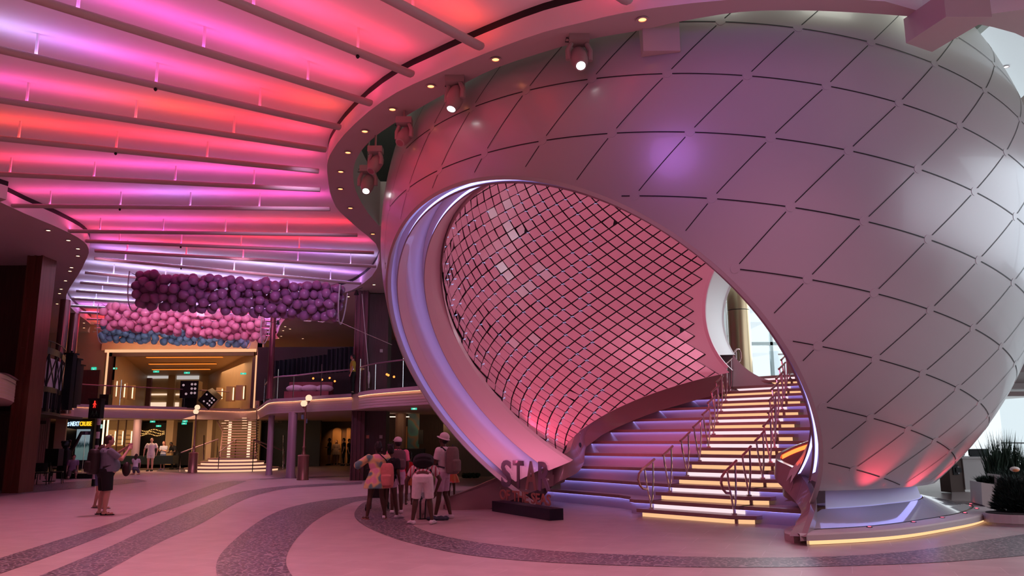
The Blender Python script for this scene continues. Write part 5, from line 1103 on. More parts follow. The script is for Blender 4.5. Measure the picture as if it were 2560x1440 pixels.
scm = bpy.data.materials.new('screen_picture'); scm.use_nodes = True; nt = scm.node_tree; nt.nodes.clear(); e = nt.nodes.new('ShaderNodeEmission'); o = nt.nodes.new('ShaderNodeOutputMaterial'); tc = nt.nodes.new('ShaderNodeTexCoord'); sx = nt.nodes.new('ShaderNodeSeparateXYZ'); cr = nt.nodes.new('ShaderNodeValToRGB'); nz = nt.nodes.new('ShaderNodeTexNoise'); ad = nt.nodes.new('ShaderNodeMath'); ad.operation = 'MULTIPLY_ADD'
nz.inputs['Scale'].default_value = 6; ad.inputs[1].default_value = .25; nt.links.new(tc.outputs['Generated'], sx.inputs[0]); nt.links.new(tc.outputs['Generated'], nz.inputs[0]); nt.links.new(nz.outputs[0], ad.inputs[0]); nt.links.new(sx.outputs[2], ad.inputs[2]); nt.links.new(ad.outputs[0], cr.inputs[0]); nt.links.new(cr.outputs[0], e.inputs[0]); nt.links.new(e.outputs[0], o.inputs[0]); e.inputs[1].default_value = .45
el = cr.color_ramp.elements; el[0].color = (.15, .25, .27, 1); el[1].color = (.42, .55, .62, 1); x_ = el.new(.62); x_.color = (.02, .05, .06, 1); x_ = el.new(.5); x_.color = (.22, .33, .32, 1); x_ = el.new(.78); x_.color = (.40, .52, .58, 1)
rbox(189, 1073, 222, 1150, 43.9, .05).build('screen', scm, NC)
GP = thing('gate_sign', 'small dark sign reading E1 on a thin pole before the bluish screen', 'sign', tuple(atz(213, 1166, 0))); c = aty(213, 1086, 41); rbox(204, 1078, 226, 1087, 41, .04).build('board', mat('board_dark', (.03, .02, .04), rough=.4), GP); MB().cyl((c.x, 41.02), .015, 0, c.z, 8).build('pole', m_chrome, GP)
text_obj('lettering', 'E1', .15, mat('sign_letter', (.5, .42, .5), rough=.5), (aty(216, 1086, 40.97).x, 40.985, aty(216, 1085.6, 40.97).z), (1, 0, 0), (0, 0, 1), GP, depth=.004, fith=.13)
for i, (x0, x1) in enumerate(((270, 289), (293, 308), (312, 330))): lit_case('display_case', x0, 1075, x1, 1115, 48, 'lit glass display case left of the lavender column, %s' % ['leftmost', 'middle', 'rightmost'][i], 'lower display cases')
for i, x in enumerate((243, 254, 264)): panel('light_jamb', x, 1050, x + 2.2, 1158, 47.4, .1, MATS['case_led'], 'tall warm vertical light line between the cruise shop and the cases, %s' % ['left', 'middle', 'right'][i], 'light', 'warm light jambs')
for i, x in enumerate((290, 310, 331)): panel('case_post', x, 1048, x + 1.6, 1160, 47.6, .1, m_wood, 'dark slim post between the lower display cases, %s' % ['left', 'middle', 'right'][i], 'post', 'case posts')
panel('wall_case_back', 262, 1046, 345, 1160, 49, .1, m_gold, kind='structure')
panel('counter_plinth', 299, 1140, 432, 1160, 46.5, .8, mat('teal_black', (.012, .02, .022), rough=.3), 'low black-green counter plinth behind the walking couple', 'counter')
SHP = thing('lamp_shop', 'dark shop opening with rows of tiny warm lights above the walking couple', 'shop front', (aty(380, 1140, YL).x, YL, 0))
rbox(350, 1057, 412, 1162, YL, .2).build('opening', m_black, SHP)
mb = MB(); rnd = random.Random(5)
for r_i in range(3):
    for q in range(16): c = aty(352 + q * 3.8 + rnd.random(), 1076 + r_i * 5.5 + 2.5 * math.sin(q * .55 + r_i), YL - .1); mb.ball(c, .028, 6, 4)
sb = mb.build('string_lights', emis('tiny_warm', (1, .42, .12), 2.2), SHP); sb['kind'] = 'stuff'
panel('doorway', 432, 1056, 480, 1163, YL + .6, .2, m_black, 'dark doorway between gold pillars left of the lit stair', 'doorway')
panel('gold_pillar', 413, 1044, 431, 1162, YL - 1, .6, m_gold, 'square gold pillar between the lamp shop and the dark doorway', 'pillar', 'gold pillars'); panel('gold_pillar', 516, 1044, 529, 1150, YL - 1, .6, m_gold, 'square gold pillar directly left of the lit stair', 'pillar', 'gold pillars'); panel('gold_pillar', 480, 1044, 486, 1158, YL, .4, m_gold, 'thin gold pillar right of the dark doorway', 'pillar', 'gold pillars')
lamp('portal_fill', 'AREA', (A0.x + 4, YG - 1.2, 6.6), (1, .6, .35), 60, (A0.x + 4, YG, 7.4), shape='RECTANGLE', size=8, size_y=.3)  # unseen warm lamp added to brighten the wall above the portal
lamp('lower_warm', 'AREA', (aty(470, 1100, 46).x, 46, 2.75), (1, .58, .30), 200, (aty(470, 1100, 46).x, 47, 0), shape='RECTANGLE', size=10, size_y=2)
lamp('lower_warm', 'AREA', (aty(300, 1100, 45).x, 45.5, 2.75), (1, .58, .30), 120, (aty(300, 1100, 46).x, 47, 0), shape='RECTANGLE', size=6, size_y=2)
DS = thing('dark_shop_front', 'black shop front with dim PORT OF ARTS lettering right of the lit stair', 'shop front', (aty(700, 1160, 45).x, 45, 0)); del DS['label']
DS['label'] = 'black shop front with dim raised lettering right of the lit stair'
rbox(652, 1040, 800, 1165, 52, .3).build('front', m_black, DS)
text_obj('lettering', 'PORT KEY ARTS', .25, mat('dim_letter', (.28, .17, .15), rough=.5), (aty(679, 1057, 51.9).x, 51.95, aty(679, 1057, 51.9).z), (1, 0, 0), (0, 0, 1), DS, depth=.01, fitw=(aty(702, 1056, 51.9).x - aty(655, 1056, 51.9).x), fith=.17)
panel('wall_hall_arches', 798, 1036, 905, 1165, 55, .2, mat('arch_wood', (.16, .085, .05), rough=.5), kind='structure')
for i, (x0, x1) in enumerate(((831, 853), (866, 876))):
    c = aty((x0 + x1) / 2, 1100, 54.9); w_ = (aty(x1, 1100, 54.9).x - aty(x0, 1100, 54.9).x) / 2; zt_ = aty(800, 1070, 54.9).z
    vs = [(c.x - w_, 54.9, .1), (c.x + w_, 54.9, .1)] + [(c.x + w_ * math.cos(a), 54.9, zt_ - w_ * .7 + w_ * .7 * math.sin(a)) for a in [PI * k_ / 10 for k_ in range(11)]]
    o = MB().add(vs + [(x, y + .08, z) for x, y, z in vs], [tuple(range(len(vs)))] + [(k_, (k_ + 1) % len(vs), len(vs) + (k_ + 1) % len(vs), len(vs) + k_) for k_ in range(len(vs))]).build('arched_niche', mat('niche', (.50, .26, .10), rough=.6)); tag(o, 'warm arched niche in the hall behind the standing people, %s' % ['wide left one', 'narrow right one'][i], 'niche', 'arched niches')
    lamp('niche_lamp', 'SPOT', (c.x, 53.8, 2.7), (1, .5, .2), 55, (c.x, 54.9, 1.6), spot_size=R_(70), spot_blend=1)
for i, (px, py) in enumerate(((707, 1027 + 15), (716, 1052))):
    _c = aty(px + 49, py - 5, 36); _rod = (_c.x, _c.z)
    HS = panel('hanging_sign', px + 46, py - 5, px + 52, py + 6, 36, .05, mat('sign_teal', (.10, .16, .24), rough=.5), 'small blue-grey sign beside the street lamp pole, %s' % ['upper', 'lower'][i], 'sign', 'small hanging signs')
    MB().cyl((_rod[0], 36.02), .008, _rod[1] - .02, 2.87, 6).build('hanger_rod', m_dark, HS)
# lobby right of the wood panel
panel('wall_lobby', 960, 1024, 1110, 1195, 41, .2, m_wood, kind='structure'); panel('wall_lobby_grey', 1108, 1020, 1240, 1192, 37, .2, mat('grey_slats', (.20, .15, .12), rough=.6, var=.2, scale=4, stretch=(6, 1, .1)), kind='structure')
lamp('lobby_lamp', 'AREA', (aty(1030, 1100, 37).x, 37.5, 2.75), (1, .6, .32), 45, (aty(1030, 1100, 37).x, 39, 0), shape='RECTANGLE', size=5, size_y=2)
for i, (x0, x1) in enumerate(((966, 988), (1008, 1022))): panel('ceiling_strip_light', x0, 1041, x1, 1043, 38, .2, emis('strip_white', (1, .75, .6), 1.5), 'thin ceiling strip light in the lobby, %s' % ['left', 'right'][i], 'light', 'lobby strip lights')
art = ramp_mat('swirl_paint', [(.30, (.02, .06, .09)), (.45, (.03, .14, .15)), (.52, (.16, .09, .05)), (.60, (.03, .10, .14)), (.75, (.12, .16, .15))], 1.3, rough=.5)
panel('wall_mural', 1019, 1030, 1048, 1160, 38.5, .08, art, 'tall blue-green swirling mural panel in the lobby', 'mural'); panel('screen_stand', 1046, 1075, 1058, 1110, 38, .1, m_black, 'black wall screen right of the mural', 'screen')
panel('lobby_desk', 1002, 1122, 1060, 1160, 37.5, .6, m_dark, 'dark lobby counter with chrome edge behind the backpacks', 'counter')
panel('warm_wall_panel', 1007, 1066, 1018, 1122, 39, .1, mat('warm_panel', (.45, .20, .08), rough=.6), 'narrow warm-lit wall panel left of the mural', 'panel')
hd = MB(); rnd = random.Random(9)
for q in range(60): c = aty(1157 + 43 * rnd.random(), 1183 + 3 * rnd.random(), 35.5); hd.ball((c.x, c.y + rnd.random() * .4, min(max(.05, c.z), .05 + rnd.random() * .12)), .07, 6, 4)
tag(hd.build('low_hedge', mat('hedge_green', (.012, .03, .010), rough=.8)), 'low dark hedge at the foot of the grey wall left of the sphere', 'hedge', kind=None)
# upper right lounge: dark curtain, glass rail, lamps
cu = MB(); top = []; bot = []
for i in range(90):
    px = 682 + i * 2.25; wv = .12 * math.sin(i * 1.3); f = i / 89; yt = 903 - 25 * f - (12 if i > 60 else 0); yb = 940 - 12 * f * f
    p = aty(px, yt, 42 - 3 * f); q_ = aty(px, yb, 42 - 3 * f); p.y += wv; q_.y += wv; q_.x = p.x; top.append(p); bot.append(q_)
cu.strip(top, bot); CU = thing('stage_curtain', 'long black pleated curtain hanging over the upper lounge left of the ribbed pier', 'curtain', tuple(bot[40])); cu.build('pleats', mat('curtain_black', (.006, .009, .014), rough=.8), CU)
panel('wall_lounge', 642, 868, 905, 1000, 46, .2, mat('lounge_dark', (.035, .02, .018), rough=.6), kind='structure'); panel('wall_lounge_right', 955, 850, 1110, 985, 39, .2, MATS['lounge_dark'], kind='structure')
for i, (px, py, Y) in enumerate(((783, 946, 38), (805, 949, 38), (824, 945, 38), (837, 953, 38), (967, 936, 34), (971, 938, 34), (985, 942, 34.5))):
    c = aty(px, py, Y); PL_ = thing('pendant_lamp', 'tiny orange pendant lamp in the upper lounge, %s from the left' % ['first','second','third','fourth','fifth','sixth','seventh','eighth','ninth','tenth','eleventh','twelfth','thirteenth','fourteenth','fifteenth','sixteenth'][i], 'pendant lamp', tuple(c), group='orange pendants'); MB().ball(c, .05, 8, 6).build('bulb', emis('amber_bulb', (1, .22, .04), 3), PL_); MB().cyl((c.x, c.y), .008, c.z, c.z + .6, 6).build('cord', m_dark, PL_)
CAR = thing('lounge_sofa', 'dark red curved lounge sofa with pale cushions behind the upper glass rail', 'sofa', (aty(765, 985, 39).x, 39, 3.5))
x0 = aty(716, 985, 39).x; x1 = aty(826, 985, 39).x
mb = MB(); mb.box((x0, 38.6, 3.5), (x1, 39.6, 3.95)); mb.build('seat', mat('sofa_red', (.12, .015, .025), rough=.5), CAR); MB().box((x0, 39.4, 3.9), (x1, 39.7, 4.45)).build('backrest', MATS['sofa_red'], CAR)
for q in range(3): MB().ball((x0 + (q + .5) * (x1 - x0) / 3, 39.2, 4.12), (.45, .14, .18), 12, 8).build('cushion', mat('cushion', (.3, .2, .24), rough=.7), CAR)
def glass_rail(curve, lab, step=6, skip=0):
    t = thing('glass_railing', lab, 'railing', tuple(curve[len(curve) // 2]), group='glass railings of the upper deck'); zt_ = 4.55
    mb = MB(); mb.strip([Vector((p.x, p.y + .12, 3.55)) for p in curve], [Vector((p.x, p.y + .12, zt_)) for p in curve]); mb.build('glass', m_pane, t, smooth=True)
    MB().tube([Vector((p.x, p.y + .12, zt_)) for p in curve], .03, 6).build('rail', mat('rail_mauve', (.35, .22, .30), rough=.3, metal=.6), t, smooth=True)
    for i in range(0, len(curve), step): p = curve[i]; MB().cyl((p.x, p.y + .12), .022, 3.52, zt_ + .35 if i % (2 * step) == 0 else zt_, 8).build('post', m_chrome, t)
glass_rail(DK[:24], 'long glass railing of the far upper deck left of the stair'); glass_rail(DK[36:], 'glass railing of the upper deck between the stair and the ribbed pier'); glass_rail(DK2, 'glass railing of the upper deck between the wood column and the sphere', 5)
# ------------------------------------------------------------------ balloon nets
def net(px_l, px_r, Yl, Yr, rad, n, br, m_b, word, lab_net, indiv, seed, rows=None):
    rnd = random.Random(seed); A = aty(px_l[0], px_l[1], Yl); B = aty(px_r[0], px_r[1], Yr); d = (B - A); L = d.length; d.normalize(); u = d.cross(Vector((0, 0, 1))).normalized(); v = u.cross(d).normalized()
    t = thing('balloon_net', lab_net, 'balloon net', tuple((A + B) / 2 + Vector((0, 0, -rad[1]))))
    # clear film trough
    mb = MB(); P = []; Q = []
    K = 18; prof = [PI * 1.02 * k_ / K for k_ in range(K + 1)]
    for ring_i in range(9):
        f = ring_i / 8; c = A + d * (L * f); e = 1.08 if ring_i not in (0, 8) else 1.10
        P.append([c + u * (rad[0] * e * math.cos(PI + a)) + v * (rad[1] * e * math.sin(PI + a) + rad[1] * .25) for a in prof])
    for a, b_ in zip(P, P[1:]): mb.strip(a, b_)
    for q in (0, 8): mb.add(P[q], [tuple(range(K + 1))])
    mb.build('film', m_film, t, smooth=False)
    for q in (0, 8): MB().tube(P[q], .022, 6).build('end_hem', m_hem, t)
    for q, sg_ in ((0, -1), (8, 1)):
        top = P[q][0]; MB().tube([top, top + d * (.5 * sg_) + Vector((0, 0, .22))], .01, 5).build('rope', m_dark, t); c = top + d * (.30 * sg_) + Vector((0, 0, .12)); MB().lathe([(.085, -.16), (.03, 0)], c, 10).build('clip', m_black, t)
    # balloon shape (pear with knot)
    bm_ = MB(); bm_.lathe([(.012, -.62), (.03, -.60), (.012, -.56), (.10, -.50), (.30, -.36), (.44, -.12), (.48, .08), (.44, .28), (.30, .43), (.12, .49), (.01, .50)], (0, 0, 0), 14)
    me = None; pts = []; tries = 0
    while len(pts) < n and tries < n * 60:
        tries += 1; f = rnd.random(); a = rnd.random() * PI * 1.0; rr = 1.0 if rnd.random() < .8 else .65
        x = rad[0] * rr * math.cos(PI + a) * .92; z = rad[1] * rr * math.sin(PI + a) * .92 + rad[1] * .25
        if rnd.random() < .25: z = rad[1] * .22 + rnd.random() * .08; x = rad[0] * (rnd.random() * 2 - 1) * .9
        p = A + d * (L * (.02 + .96 * f)) + u * x + v * z
        if all((p - q).length > br * .86 for q in pts): pts.append(p)
    pts.sort(key=lambda p: p.y + rnd.random() * .05)
    rest = MB(); cnt = 0
    for i, p in enumerate(pts):
        s = br * (.88 + .24 * rnd.random()); R3 = Vector((rnd.gauss(0, 1), rnd.gauss(0, 1), rnd.gauss(0, 1) * .6)).normalized().to_track_quat('Z', 'Y')
        if i < indiv:
            if me is None:
                o = bm_.build('balloon', m_b, smooth=True); me = o.data
            else: o = bpy.data.objects.new('balloon', me); COL.objects.link(o)
            o.location = p; o.rotation_euler = R3.to_euler(); o.scale = (s, s, s); tag(o, '%s balloon held in the %s' % (word, 'front net' if word == 'dark purple' else ('middle net' if word == 'bright pink' else 'rear net')), 'balloon', '%s balloons in their net' % word)
        else: rest.add([p + R3 @ (q * s) for q in bm_.v], bm_.f)
    if rest.v: tag(rest.build('balloons', m_b, smooth=True), 'remaining %s balloons deeper inside the %s' % (word, 'front net' if word == 'dark purple' else ('middle net' if word == 'bright pink' else 'rear net')), 'balloons', kind='stuff')
m_hem = mat('net_hem', (.55, .50, .55), rough=.3, alpha=.7)
mb_pur = mat('balloon_purple', (.34, .16, .34), rough=.28, coat=.3); mb_pnk = mat('balloon_pink', (.98, .48, .66), rough=.3, coat=.3); mb_blu = mat('balloon_blue', (.30, .46, .58), rough=.35, coat=.2)
for m_ in (mb_pur, mb_pnk, mb_blu):
    nt = m_.node_tree; out = nt.nodes['Material Output']; pb_ = nt.nodes['Principled BSDF']; tr = nt.nodes.new('ShaderNodeBsdfTranslucent'); tr.inputs[0].default_value = pb_.inputs['Base Color'].default_value; mx = nt.nodes.new('ShaderNodeMixShader'); mx.inputs[0].default_value = .18
    nt.links.new(pb_.outputs[0], mx.inputs[1]); nt.links.new(tr.outputs[0], mx.inputs[2]); nt.links.new(mx.outputs[0], out.inputs[0])
net((342, 712), (857, 744), 25.5, 25.5, (.55, 1.02), 640, .315, mb_pur, 'dark purple', 'long clear net trough full of dark purple balloons, nearest of the three', 290, 11)
net((262, 782), (664, 815), 32.5, 32.5, (.55, .86), 560, .33, mb_pnk, 'bright pink', 'long clear net trough full of bright pink balloons behind the purple one', 290, 12)
net((259, 816), (622, 829), 38.0, 38.0, (.55, .95), 420, .34, mb_blu, 'grey-blue', 'long clear net trough full of grey-blue balloons, farthest and lowest', 120, 13)
TR_ = thing('tether_line', 'thin pale rope hanging from the soffit along the dark wood column', 'rope', tuple(aty(922, 938, 33.6))); MB().tube([aty(905, 735, 33.9), aty(912, 820, 33.8), aty(920, 910, 33.7), aty(922, 970, 33.7)], .018, 5).build('rope_strand', m_white, TR_); c = aty(922, 945, 33.65); MB().ball(c, (.05, .05, .28), 8, 8).build('rope_end', m_white, TR_)
TL_ = thing('tether_line', 'thin pale line running from the purple net toward the sphere', 'rope', tuple(aty(900, 820, 26))); MB().tube([aty(842, 802, 25.4), aty(910, 832, 25.8), aty(980, 862, 26.5)], .010, 5).build('rope_strand', m_white, TL_)
# ------------------------------------------------------------------ lit stair at the far end
FS = thing('far_stair', 'open stair with lit round bottom steps and glowing tread ends at the far end', 'staircase', tuple(atz(583, 1178)))
c = atz(583, 1180); m_tr = mat('far_tread', (.36, .22, .20), rough=.4); E_TR = emis('tread_led', (1, .56, .34), 1.0)
fy = c.y + 2.2; c.x = aty(582, 1150, fy).x
for i, (w_, dd) in enumerate(((2.55, 2.3), (2.15, 1.9), (1.75, 1.5), (1.35, 1.15))):
    z = .17 * i; E1 = [(c.x + w_ * math.cos(2 * PI * k_ / 40), fy + dd * math.sin(2 * PI * k_ / 40)) for k_ in range(40)]
    MB().prism(E1, z + .10, z + .17).build('round_tread', m_tr, FS); MB().prism([(c.x + (x - c.x) * .97, fy + (y - fy) * .97) for x, y in E1], z, z + .10).build('round_riser', E_TR, FS)
n_t = 19
for i in range(n_t):
    z = .68 + .155 * (i + 1); y = fy - .2 + .27 * i; f = max(0, (i - 9) / 9); xc = aty(598 - 20 * f ** 1.5, 1100, y).x; wd2 = 1.0 + .36 * f
    x0, x1 = xc - wd2, xc + wd2
    MB().box((x0, y, z - .06), (x1, y + .33, z)).build('open_tread', m_tr, FS)
    if f > 0: MB().box((x0 + .1 + .25 * (i % 2), y - .012, z - .05), (x0 + .36 + .25 * (i % 2), y, z - .005)).build('tread_light', E_TR, FS); MB().box((x1 - .9, y - .012, z - .05), (x1 - .62, y, z - .005)).build('tread_light', E_TR, FS)
for s_ in (573, 622): MB().box((aty(s_, 1100, fy + 3.4).x - .09, fy + 3.4, .65), (aty(s_, 1100, fy + 3.4).x + .09, fy + 3.45, 2.75)).build('light_panel', emis('stair_panel', (1, .66, .42), 1.2), FS)
for s_ in (-1, 1): MB().tube([(aty(598, 1100, fy).x + s_, fy - .1, .72), (aty(598, 1100, fy + 2.4).x + s_, fy + 2.4, 2.15), (aty(580, 1100, fy + 4.8).x + s_ * 1.34, fy + 4.8, 3.45)], .05, 6).build('stringer', m_tr, FS)
for (a, b_) in (((452, 1132), (545, 1098)), ((548, 1130), (590, 1098)), ((635, 1099), (712, 1128)), ((635, 1100), (682, 1131))):
    p = aty(a[0], a[1], c.y + .3); q = aty(b_[0], b_[1], c.y + 3.2); MB().tube([p, q], .035, 6).build('handrail', MATS['rail_mauve'], FS); MB().tube([(p.x, p.y, 0.0), p], .025, 6).build('rail_post', m_chrome, FS); MB().tube([(q.x, q.y, .3), q], .025, 6).build('rail_post', m_chrome, FS)
for px, y0, y1 in ((509, 1088, 1150), (708, 1088, 1172), (641, 1012, 1130)):
    MB().tube([aty(px, y1, c.y + 1), aty(px + 1, y0, c.y + 1)], .03, 6).build('tall_post', m_chrome, FS)
# ------------------------------------------------------------------ dice sculptures on the upper deck
m_die = mat('die_black', (.012, .01, .012), rough=.2); m_pip = emis('pip', (.45, .30, .33), .9)
def die(px, py, Y, s, rot, lab, tz=0):
    c = aty(px, py, Y); t = thing('dice_sculpture', lab, 'sculpture', (c.x, c.y, 3.55)); mb = MB(); mb.box((-s, -s, -s), (s, s, s)); Q = rot.to_matrix()
    mb.v = [Vector(c) + Q @ v for v in mb.v]; mb.build('cube', m_die, t)
    pips = [(-.5, .5), (.5, .5), (.5, 0), (.5, -.5), (-.5, -.5), (-.5, 0)]; 
    for ax_, lst in (((0, -1, 0), [(.28, .6), (.65, .6), (.28, .1), (.65, .1), (.28, -.4), (.65, -.4), (-.65, .5), (-.3, -.5)]), ((-1, 0, 0), [(0, 0), (.5, .5), (-.5, -.5)])):
        for (a, b_) in lst:
            n = Vector(ax_); w_ = Vector((1, 0, 0)) if ax_[1] else Vector((0, 1, 0)); cc = n * s * 1.004 + w_ * a * s + Vector((0, 0, b_ * s))
            pts = [cc + (w_ * math.cos(k_ * PI / 7) + Vector((0, 0, 1)) * math.sin(k_ * PI / 7)) * s * .14 for k_ in range(14)]; MB().add([Vector(c) + Q @ p for p in pts], [tuple(range(14))]).build('pip', m_pip, t)
    return t
from mathutils import Euler
die(478, 975, 46.8, .50, Euler((0, 0, .15)), 'upright black dice sculpture with white pips on the upper deck')
die(526, 997, 46.5, .40, Euler((.3, .72, .2)), 'tilted black dice sculpture leaning beside the upright one')
b0 = aty(477, 1004, 46.6); tag(MB().box((b0.x - .42, 46.4, 3.5), (b0.x + .42, 47.1, 4.12)).build('dice_plinth', mat('plinth_black', (.006, .006, .007), rough=.3)), 'black plinth under the upright dice', 'plinth')
tag(rbox(248, 986, 271, 1015, 46.2, .4).build('bar_cabinet', m_black), 'small black cabinet on the upper deck left of the gold hall', 'cabinet')
# ------------------------------------------------------------------ street lamps and pedestrian signal
m_lp = mat('lamp_bronze', (.30, .15, .12), rough=.35, metal=.6)
def street_lamp(px, pyb, D, top, globes, lab):
    c = aty(px, pyb, D); t = thing('street_lamp', lab, 'street lamp', (c.x, D, 0)); X, Y = c.x, D
    MB().lathe([(.25, 0), (.25, .04), (.235, .06), (.235, .98), (.25, 1.0), (.22, 1.04), (.10, 1.06)], (X, Y, 0), 28).build('base', m_lp, t, smooth=True)
    MB().lathe([(.10, 1.05), (.07, 1.15), (.055, 1.3), (.075, 1.36), (.05, 1.42), (.042, 1.9), (.036, top - .15), (.05, top - .12), (.03, top)], (X, Y, 0), 16).build('pole', m_lp, t, smooth=True)
    for (gx, gy, r) in globes:
        g = aty(gx, gy, D); MB().tube([(X, Y, g.z - .25), (g.x, Y, g.z - .22), (g.x, Y, g.z - r * .8)], .02, 6).build('arm', m_lp, t); g_ = MB().ball(g, r, 20, 14).build('globe', emis('globe_glow', (1, .66, .44), 1.15), t, smooth=True); MB().lathe([(.05, -r - .05), (.07, -r + .02)], g, 12).build('collar', m_lp, g_)
street_lamp(757, 1190, 34.7, 3.25, [(772, 995, .14), (760, 1009, .14)], 'bronze street lamp with two globes on a round base in front of the dark hall')
street_lamp(482, 1165, 43, 3.05, [(493.5, 1018.5, .14), (490, 1029, .14)], 'bronze street lamp with two globes left of the lit stair')
TLt = thing('pedestrian_signal', 'black pedestrian signal on a striped black and white pole behind the heavy-set person', 'traffic light', (aty(232, 1190, 31).x, 31, 0)); X = TLt.location.x; zt_ = aty(232, 1046, 31).z
for i in range(10): MB().cyl((X, 31.1), .07, zt_ * i / 10, zt_ * (i + 1) / 10, 14).build('pole_band', m_black if i % 2 == 0 else m_white, TLt)
rbox(222, 998, 251, 1046, 30.9, .3).build('signal_box', m_black, TLt); rbox(220, 996, 253, 1000, 30.75, .35).build('hood', m_dark, TLt)
def figure(px, py, Y, h, m, legs, nm):
    c = aty(px, py, Y); k_ = h / 1.0; mb = MB(); q = lambda x, z: (c.x + x * k_, Y, c.z + z * k_)
    mb.ball(q(0, .40), .10 * k_, 8, 6); mb.tube([q(0, .28), q(0, 0)], .10 * k_, 6)
    for s in (-1, 1): mb.tube([q(0, 0), q(.14 * s * legs, -.22), q(.22 * s * legs - .03, -.46)], .05 * k_, 5); mb.tube([q(0, .25), q(.17 * s, .06), q(.10 * s * legs + .14 * s, -.08)], .04 * k_, 5)
    mb.build(nm, m, TLt)
figure(236.5, 1011, 30.87, .28, emis('signal_red', (1, .03, .02), 1.6), .6, 'red_figure'); figure(231, 1034, 30.87, .22, mat('green_dim', (.03, .07, .045), rough=.4), 1.3, 'green_figure'); figure(240, 1034, 30.87, .22, MATS['green_dim'], 1.3, 'green_figure')
# ------------------------------------------------------------------ truss balcony at the left
tb = [aty(62, 900, 27.9), aty(96, 895, 28.2), aty(123, 900, 29.0), aty(143, 905, 30.0), aty(155, 912, 31.2), aty(162, 918, 32.4)]
TBc = smooth_pts([Vector((p.x, p.y, 0)) for p in tb], 4); TB = thing('truss_balcony', 'curved black steel balcony with crossed bars and white panels at the left', 'balcony', (tb[2].x, tb[2].y, 2.9))
zA, zB, zC, zD, zE = 5.02, 4.78, 3.62, 3.42, 2.72
zz = lambda L, z, o=0: [Vector((p.x + o, p.y - o, z)) for p in L]
mb = MB(); mb.strip(zz(TBc, zB - .12, -.06), zz(TBc, zC, -.06)); mb.strip(zz(TBc, zD, -.06), zz(TBc, zE, -.06)); mb.build('white_panels', mat('balcony_white', (.42, .38, .46), rough=.5), TB)
mb = MB(); mb.strip(zz(TBc, zA), zz(TBc, zB)); mb.strip(zz(TBc, zA), zz(TBc, zA, -.3)); mb.build('top_band', m_dark, TB)
mb = MB(); mb.strip(zz(TBc, zC), zz(TBc, zD)); mb.strip(zz(TBc, zE + .12), zz(TBc, zE - .06)); mb.build('frame_band', m_dark, TB)
for i in range(0, len(TBc) - 1, 4):
    a, b_ = TBc[i], TBc[min(i + 4, len(TBc) - 1)]
    MB().tube([(a.x, a.y - .02, zB), (a.x, a.y - .02, zC)], .035, 4).build('upright', m_dark, TB); MB().tube([(a.x, a.y - .03, zB), (b_.x, b_.y - .03, zC)], .025, 4).build('cross_bar', m_dark, TB); MB().tube([(b_.x, b_.y - .03, zB), (a.x, a.y - .03, zC)], .025, 4).build('cross_bar', m_dark, TB)
    for j in range(3): p = a.lerp(b_, (j) / 3); MB().box((p.x - (.09 if j == 0 else .03), p.y - .05, zE), (p.x + (.09 if j == 0 else .03), p.y + .02, zD)).build('mullion', m_dark, TB)
MB().tube(zz(TBc, 5.25), .018, 5).build('top_rail', m_dark, TB)
for i in range(0, len(TBc), 4): MB().cyl((TBc[i].x, TBc[i].y), .014, 5.0, 5.25, 5).build('rail_post', m_dark, TB)
MB().prism([(p.x, p.y) for p in TBc] + [(TBc[-1].x - 1, 36), (TBc[0].x - 3, 36), (TBc[0].x - 3, TBc[0].y)], 2.62, 2.70).build('underside', mat('underside_wood', (.045, .025, .022), rough=.6), TB)
for i, (px, D, pb_, pt_) in enumerate(((166, 31.6, 1025, 887), (179, 34, 1020, 900), (189, 36.5, 1012, 915))):
    c = aty(px, pb_, D); z0 = aty(px, pb_, D).z; z1 = aty(px, pt_, D).z; t = thing('balcony_post', 'square black post at the right end of the truss balcony, %s' % ['nearest and tallest', 'middle', 'farthest'][i], 'post', (c.x, D, z0), group='black posts of the truss balcony')
    MB().box((c.x - .14, D - .14, z0), (c.x + .14, D + .14, z1)).build('shaft', m_dark, t); MB().box((c.x - .20, D - .20, z1), (c.x + .20, D + .20, z1 + .06)).build('cap', m_dark, t); MB().cyl((c.x, D), .04, z1 + .06, z1 + .16, 8).build('finial', m_dark, t)
tag(MB().add([aty(166, 966, 31.9), aty(186, 982, 36), aty(185, 1026, 36), aty(163, 1012, 31.9)], [(0, 1, 2, 3)]).build('gold_glass_panel', mat('gold_panel', (.50, .24, .09), rough=.15, metal=.5)), 'reflecting gold side panel between the black balcony posts', 'panel')
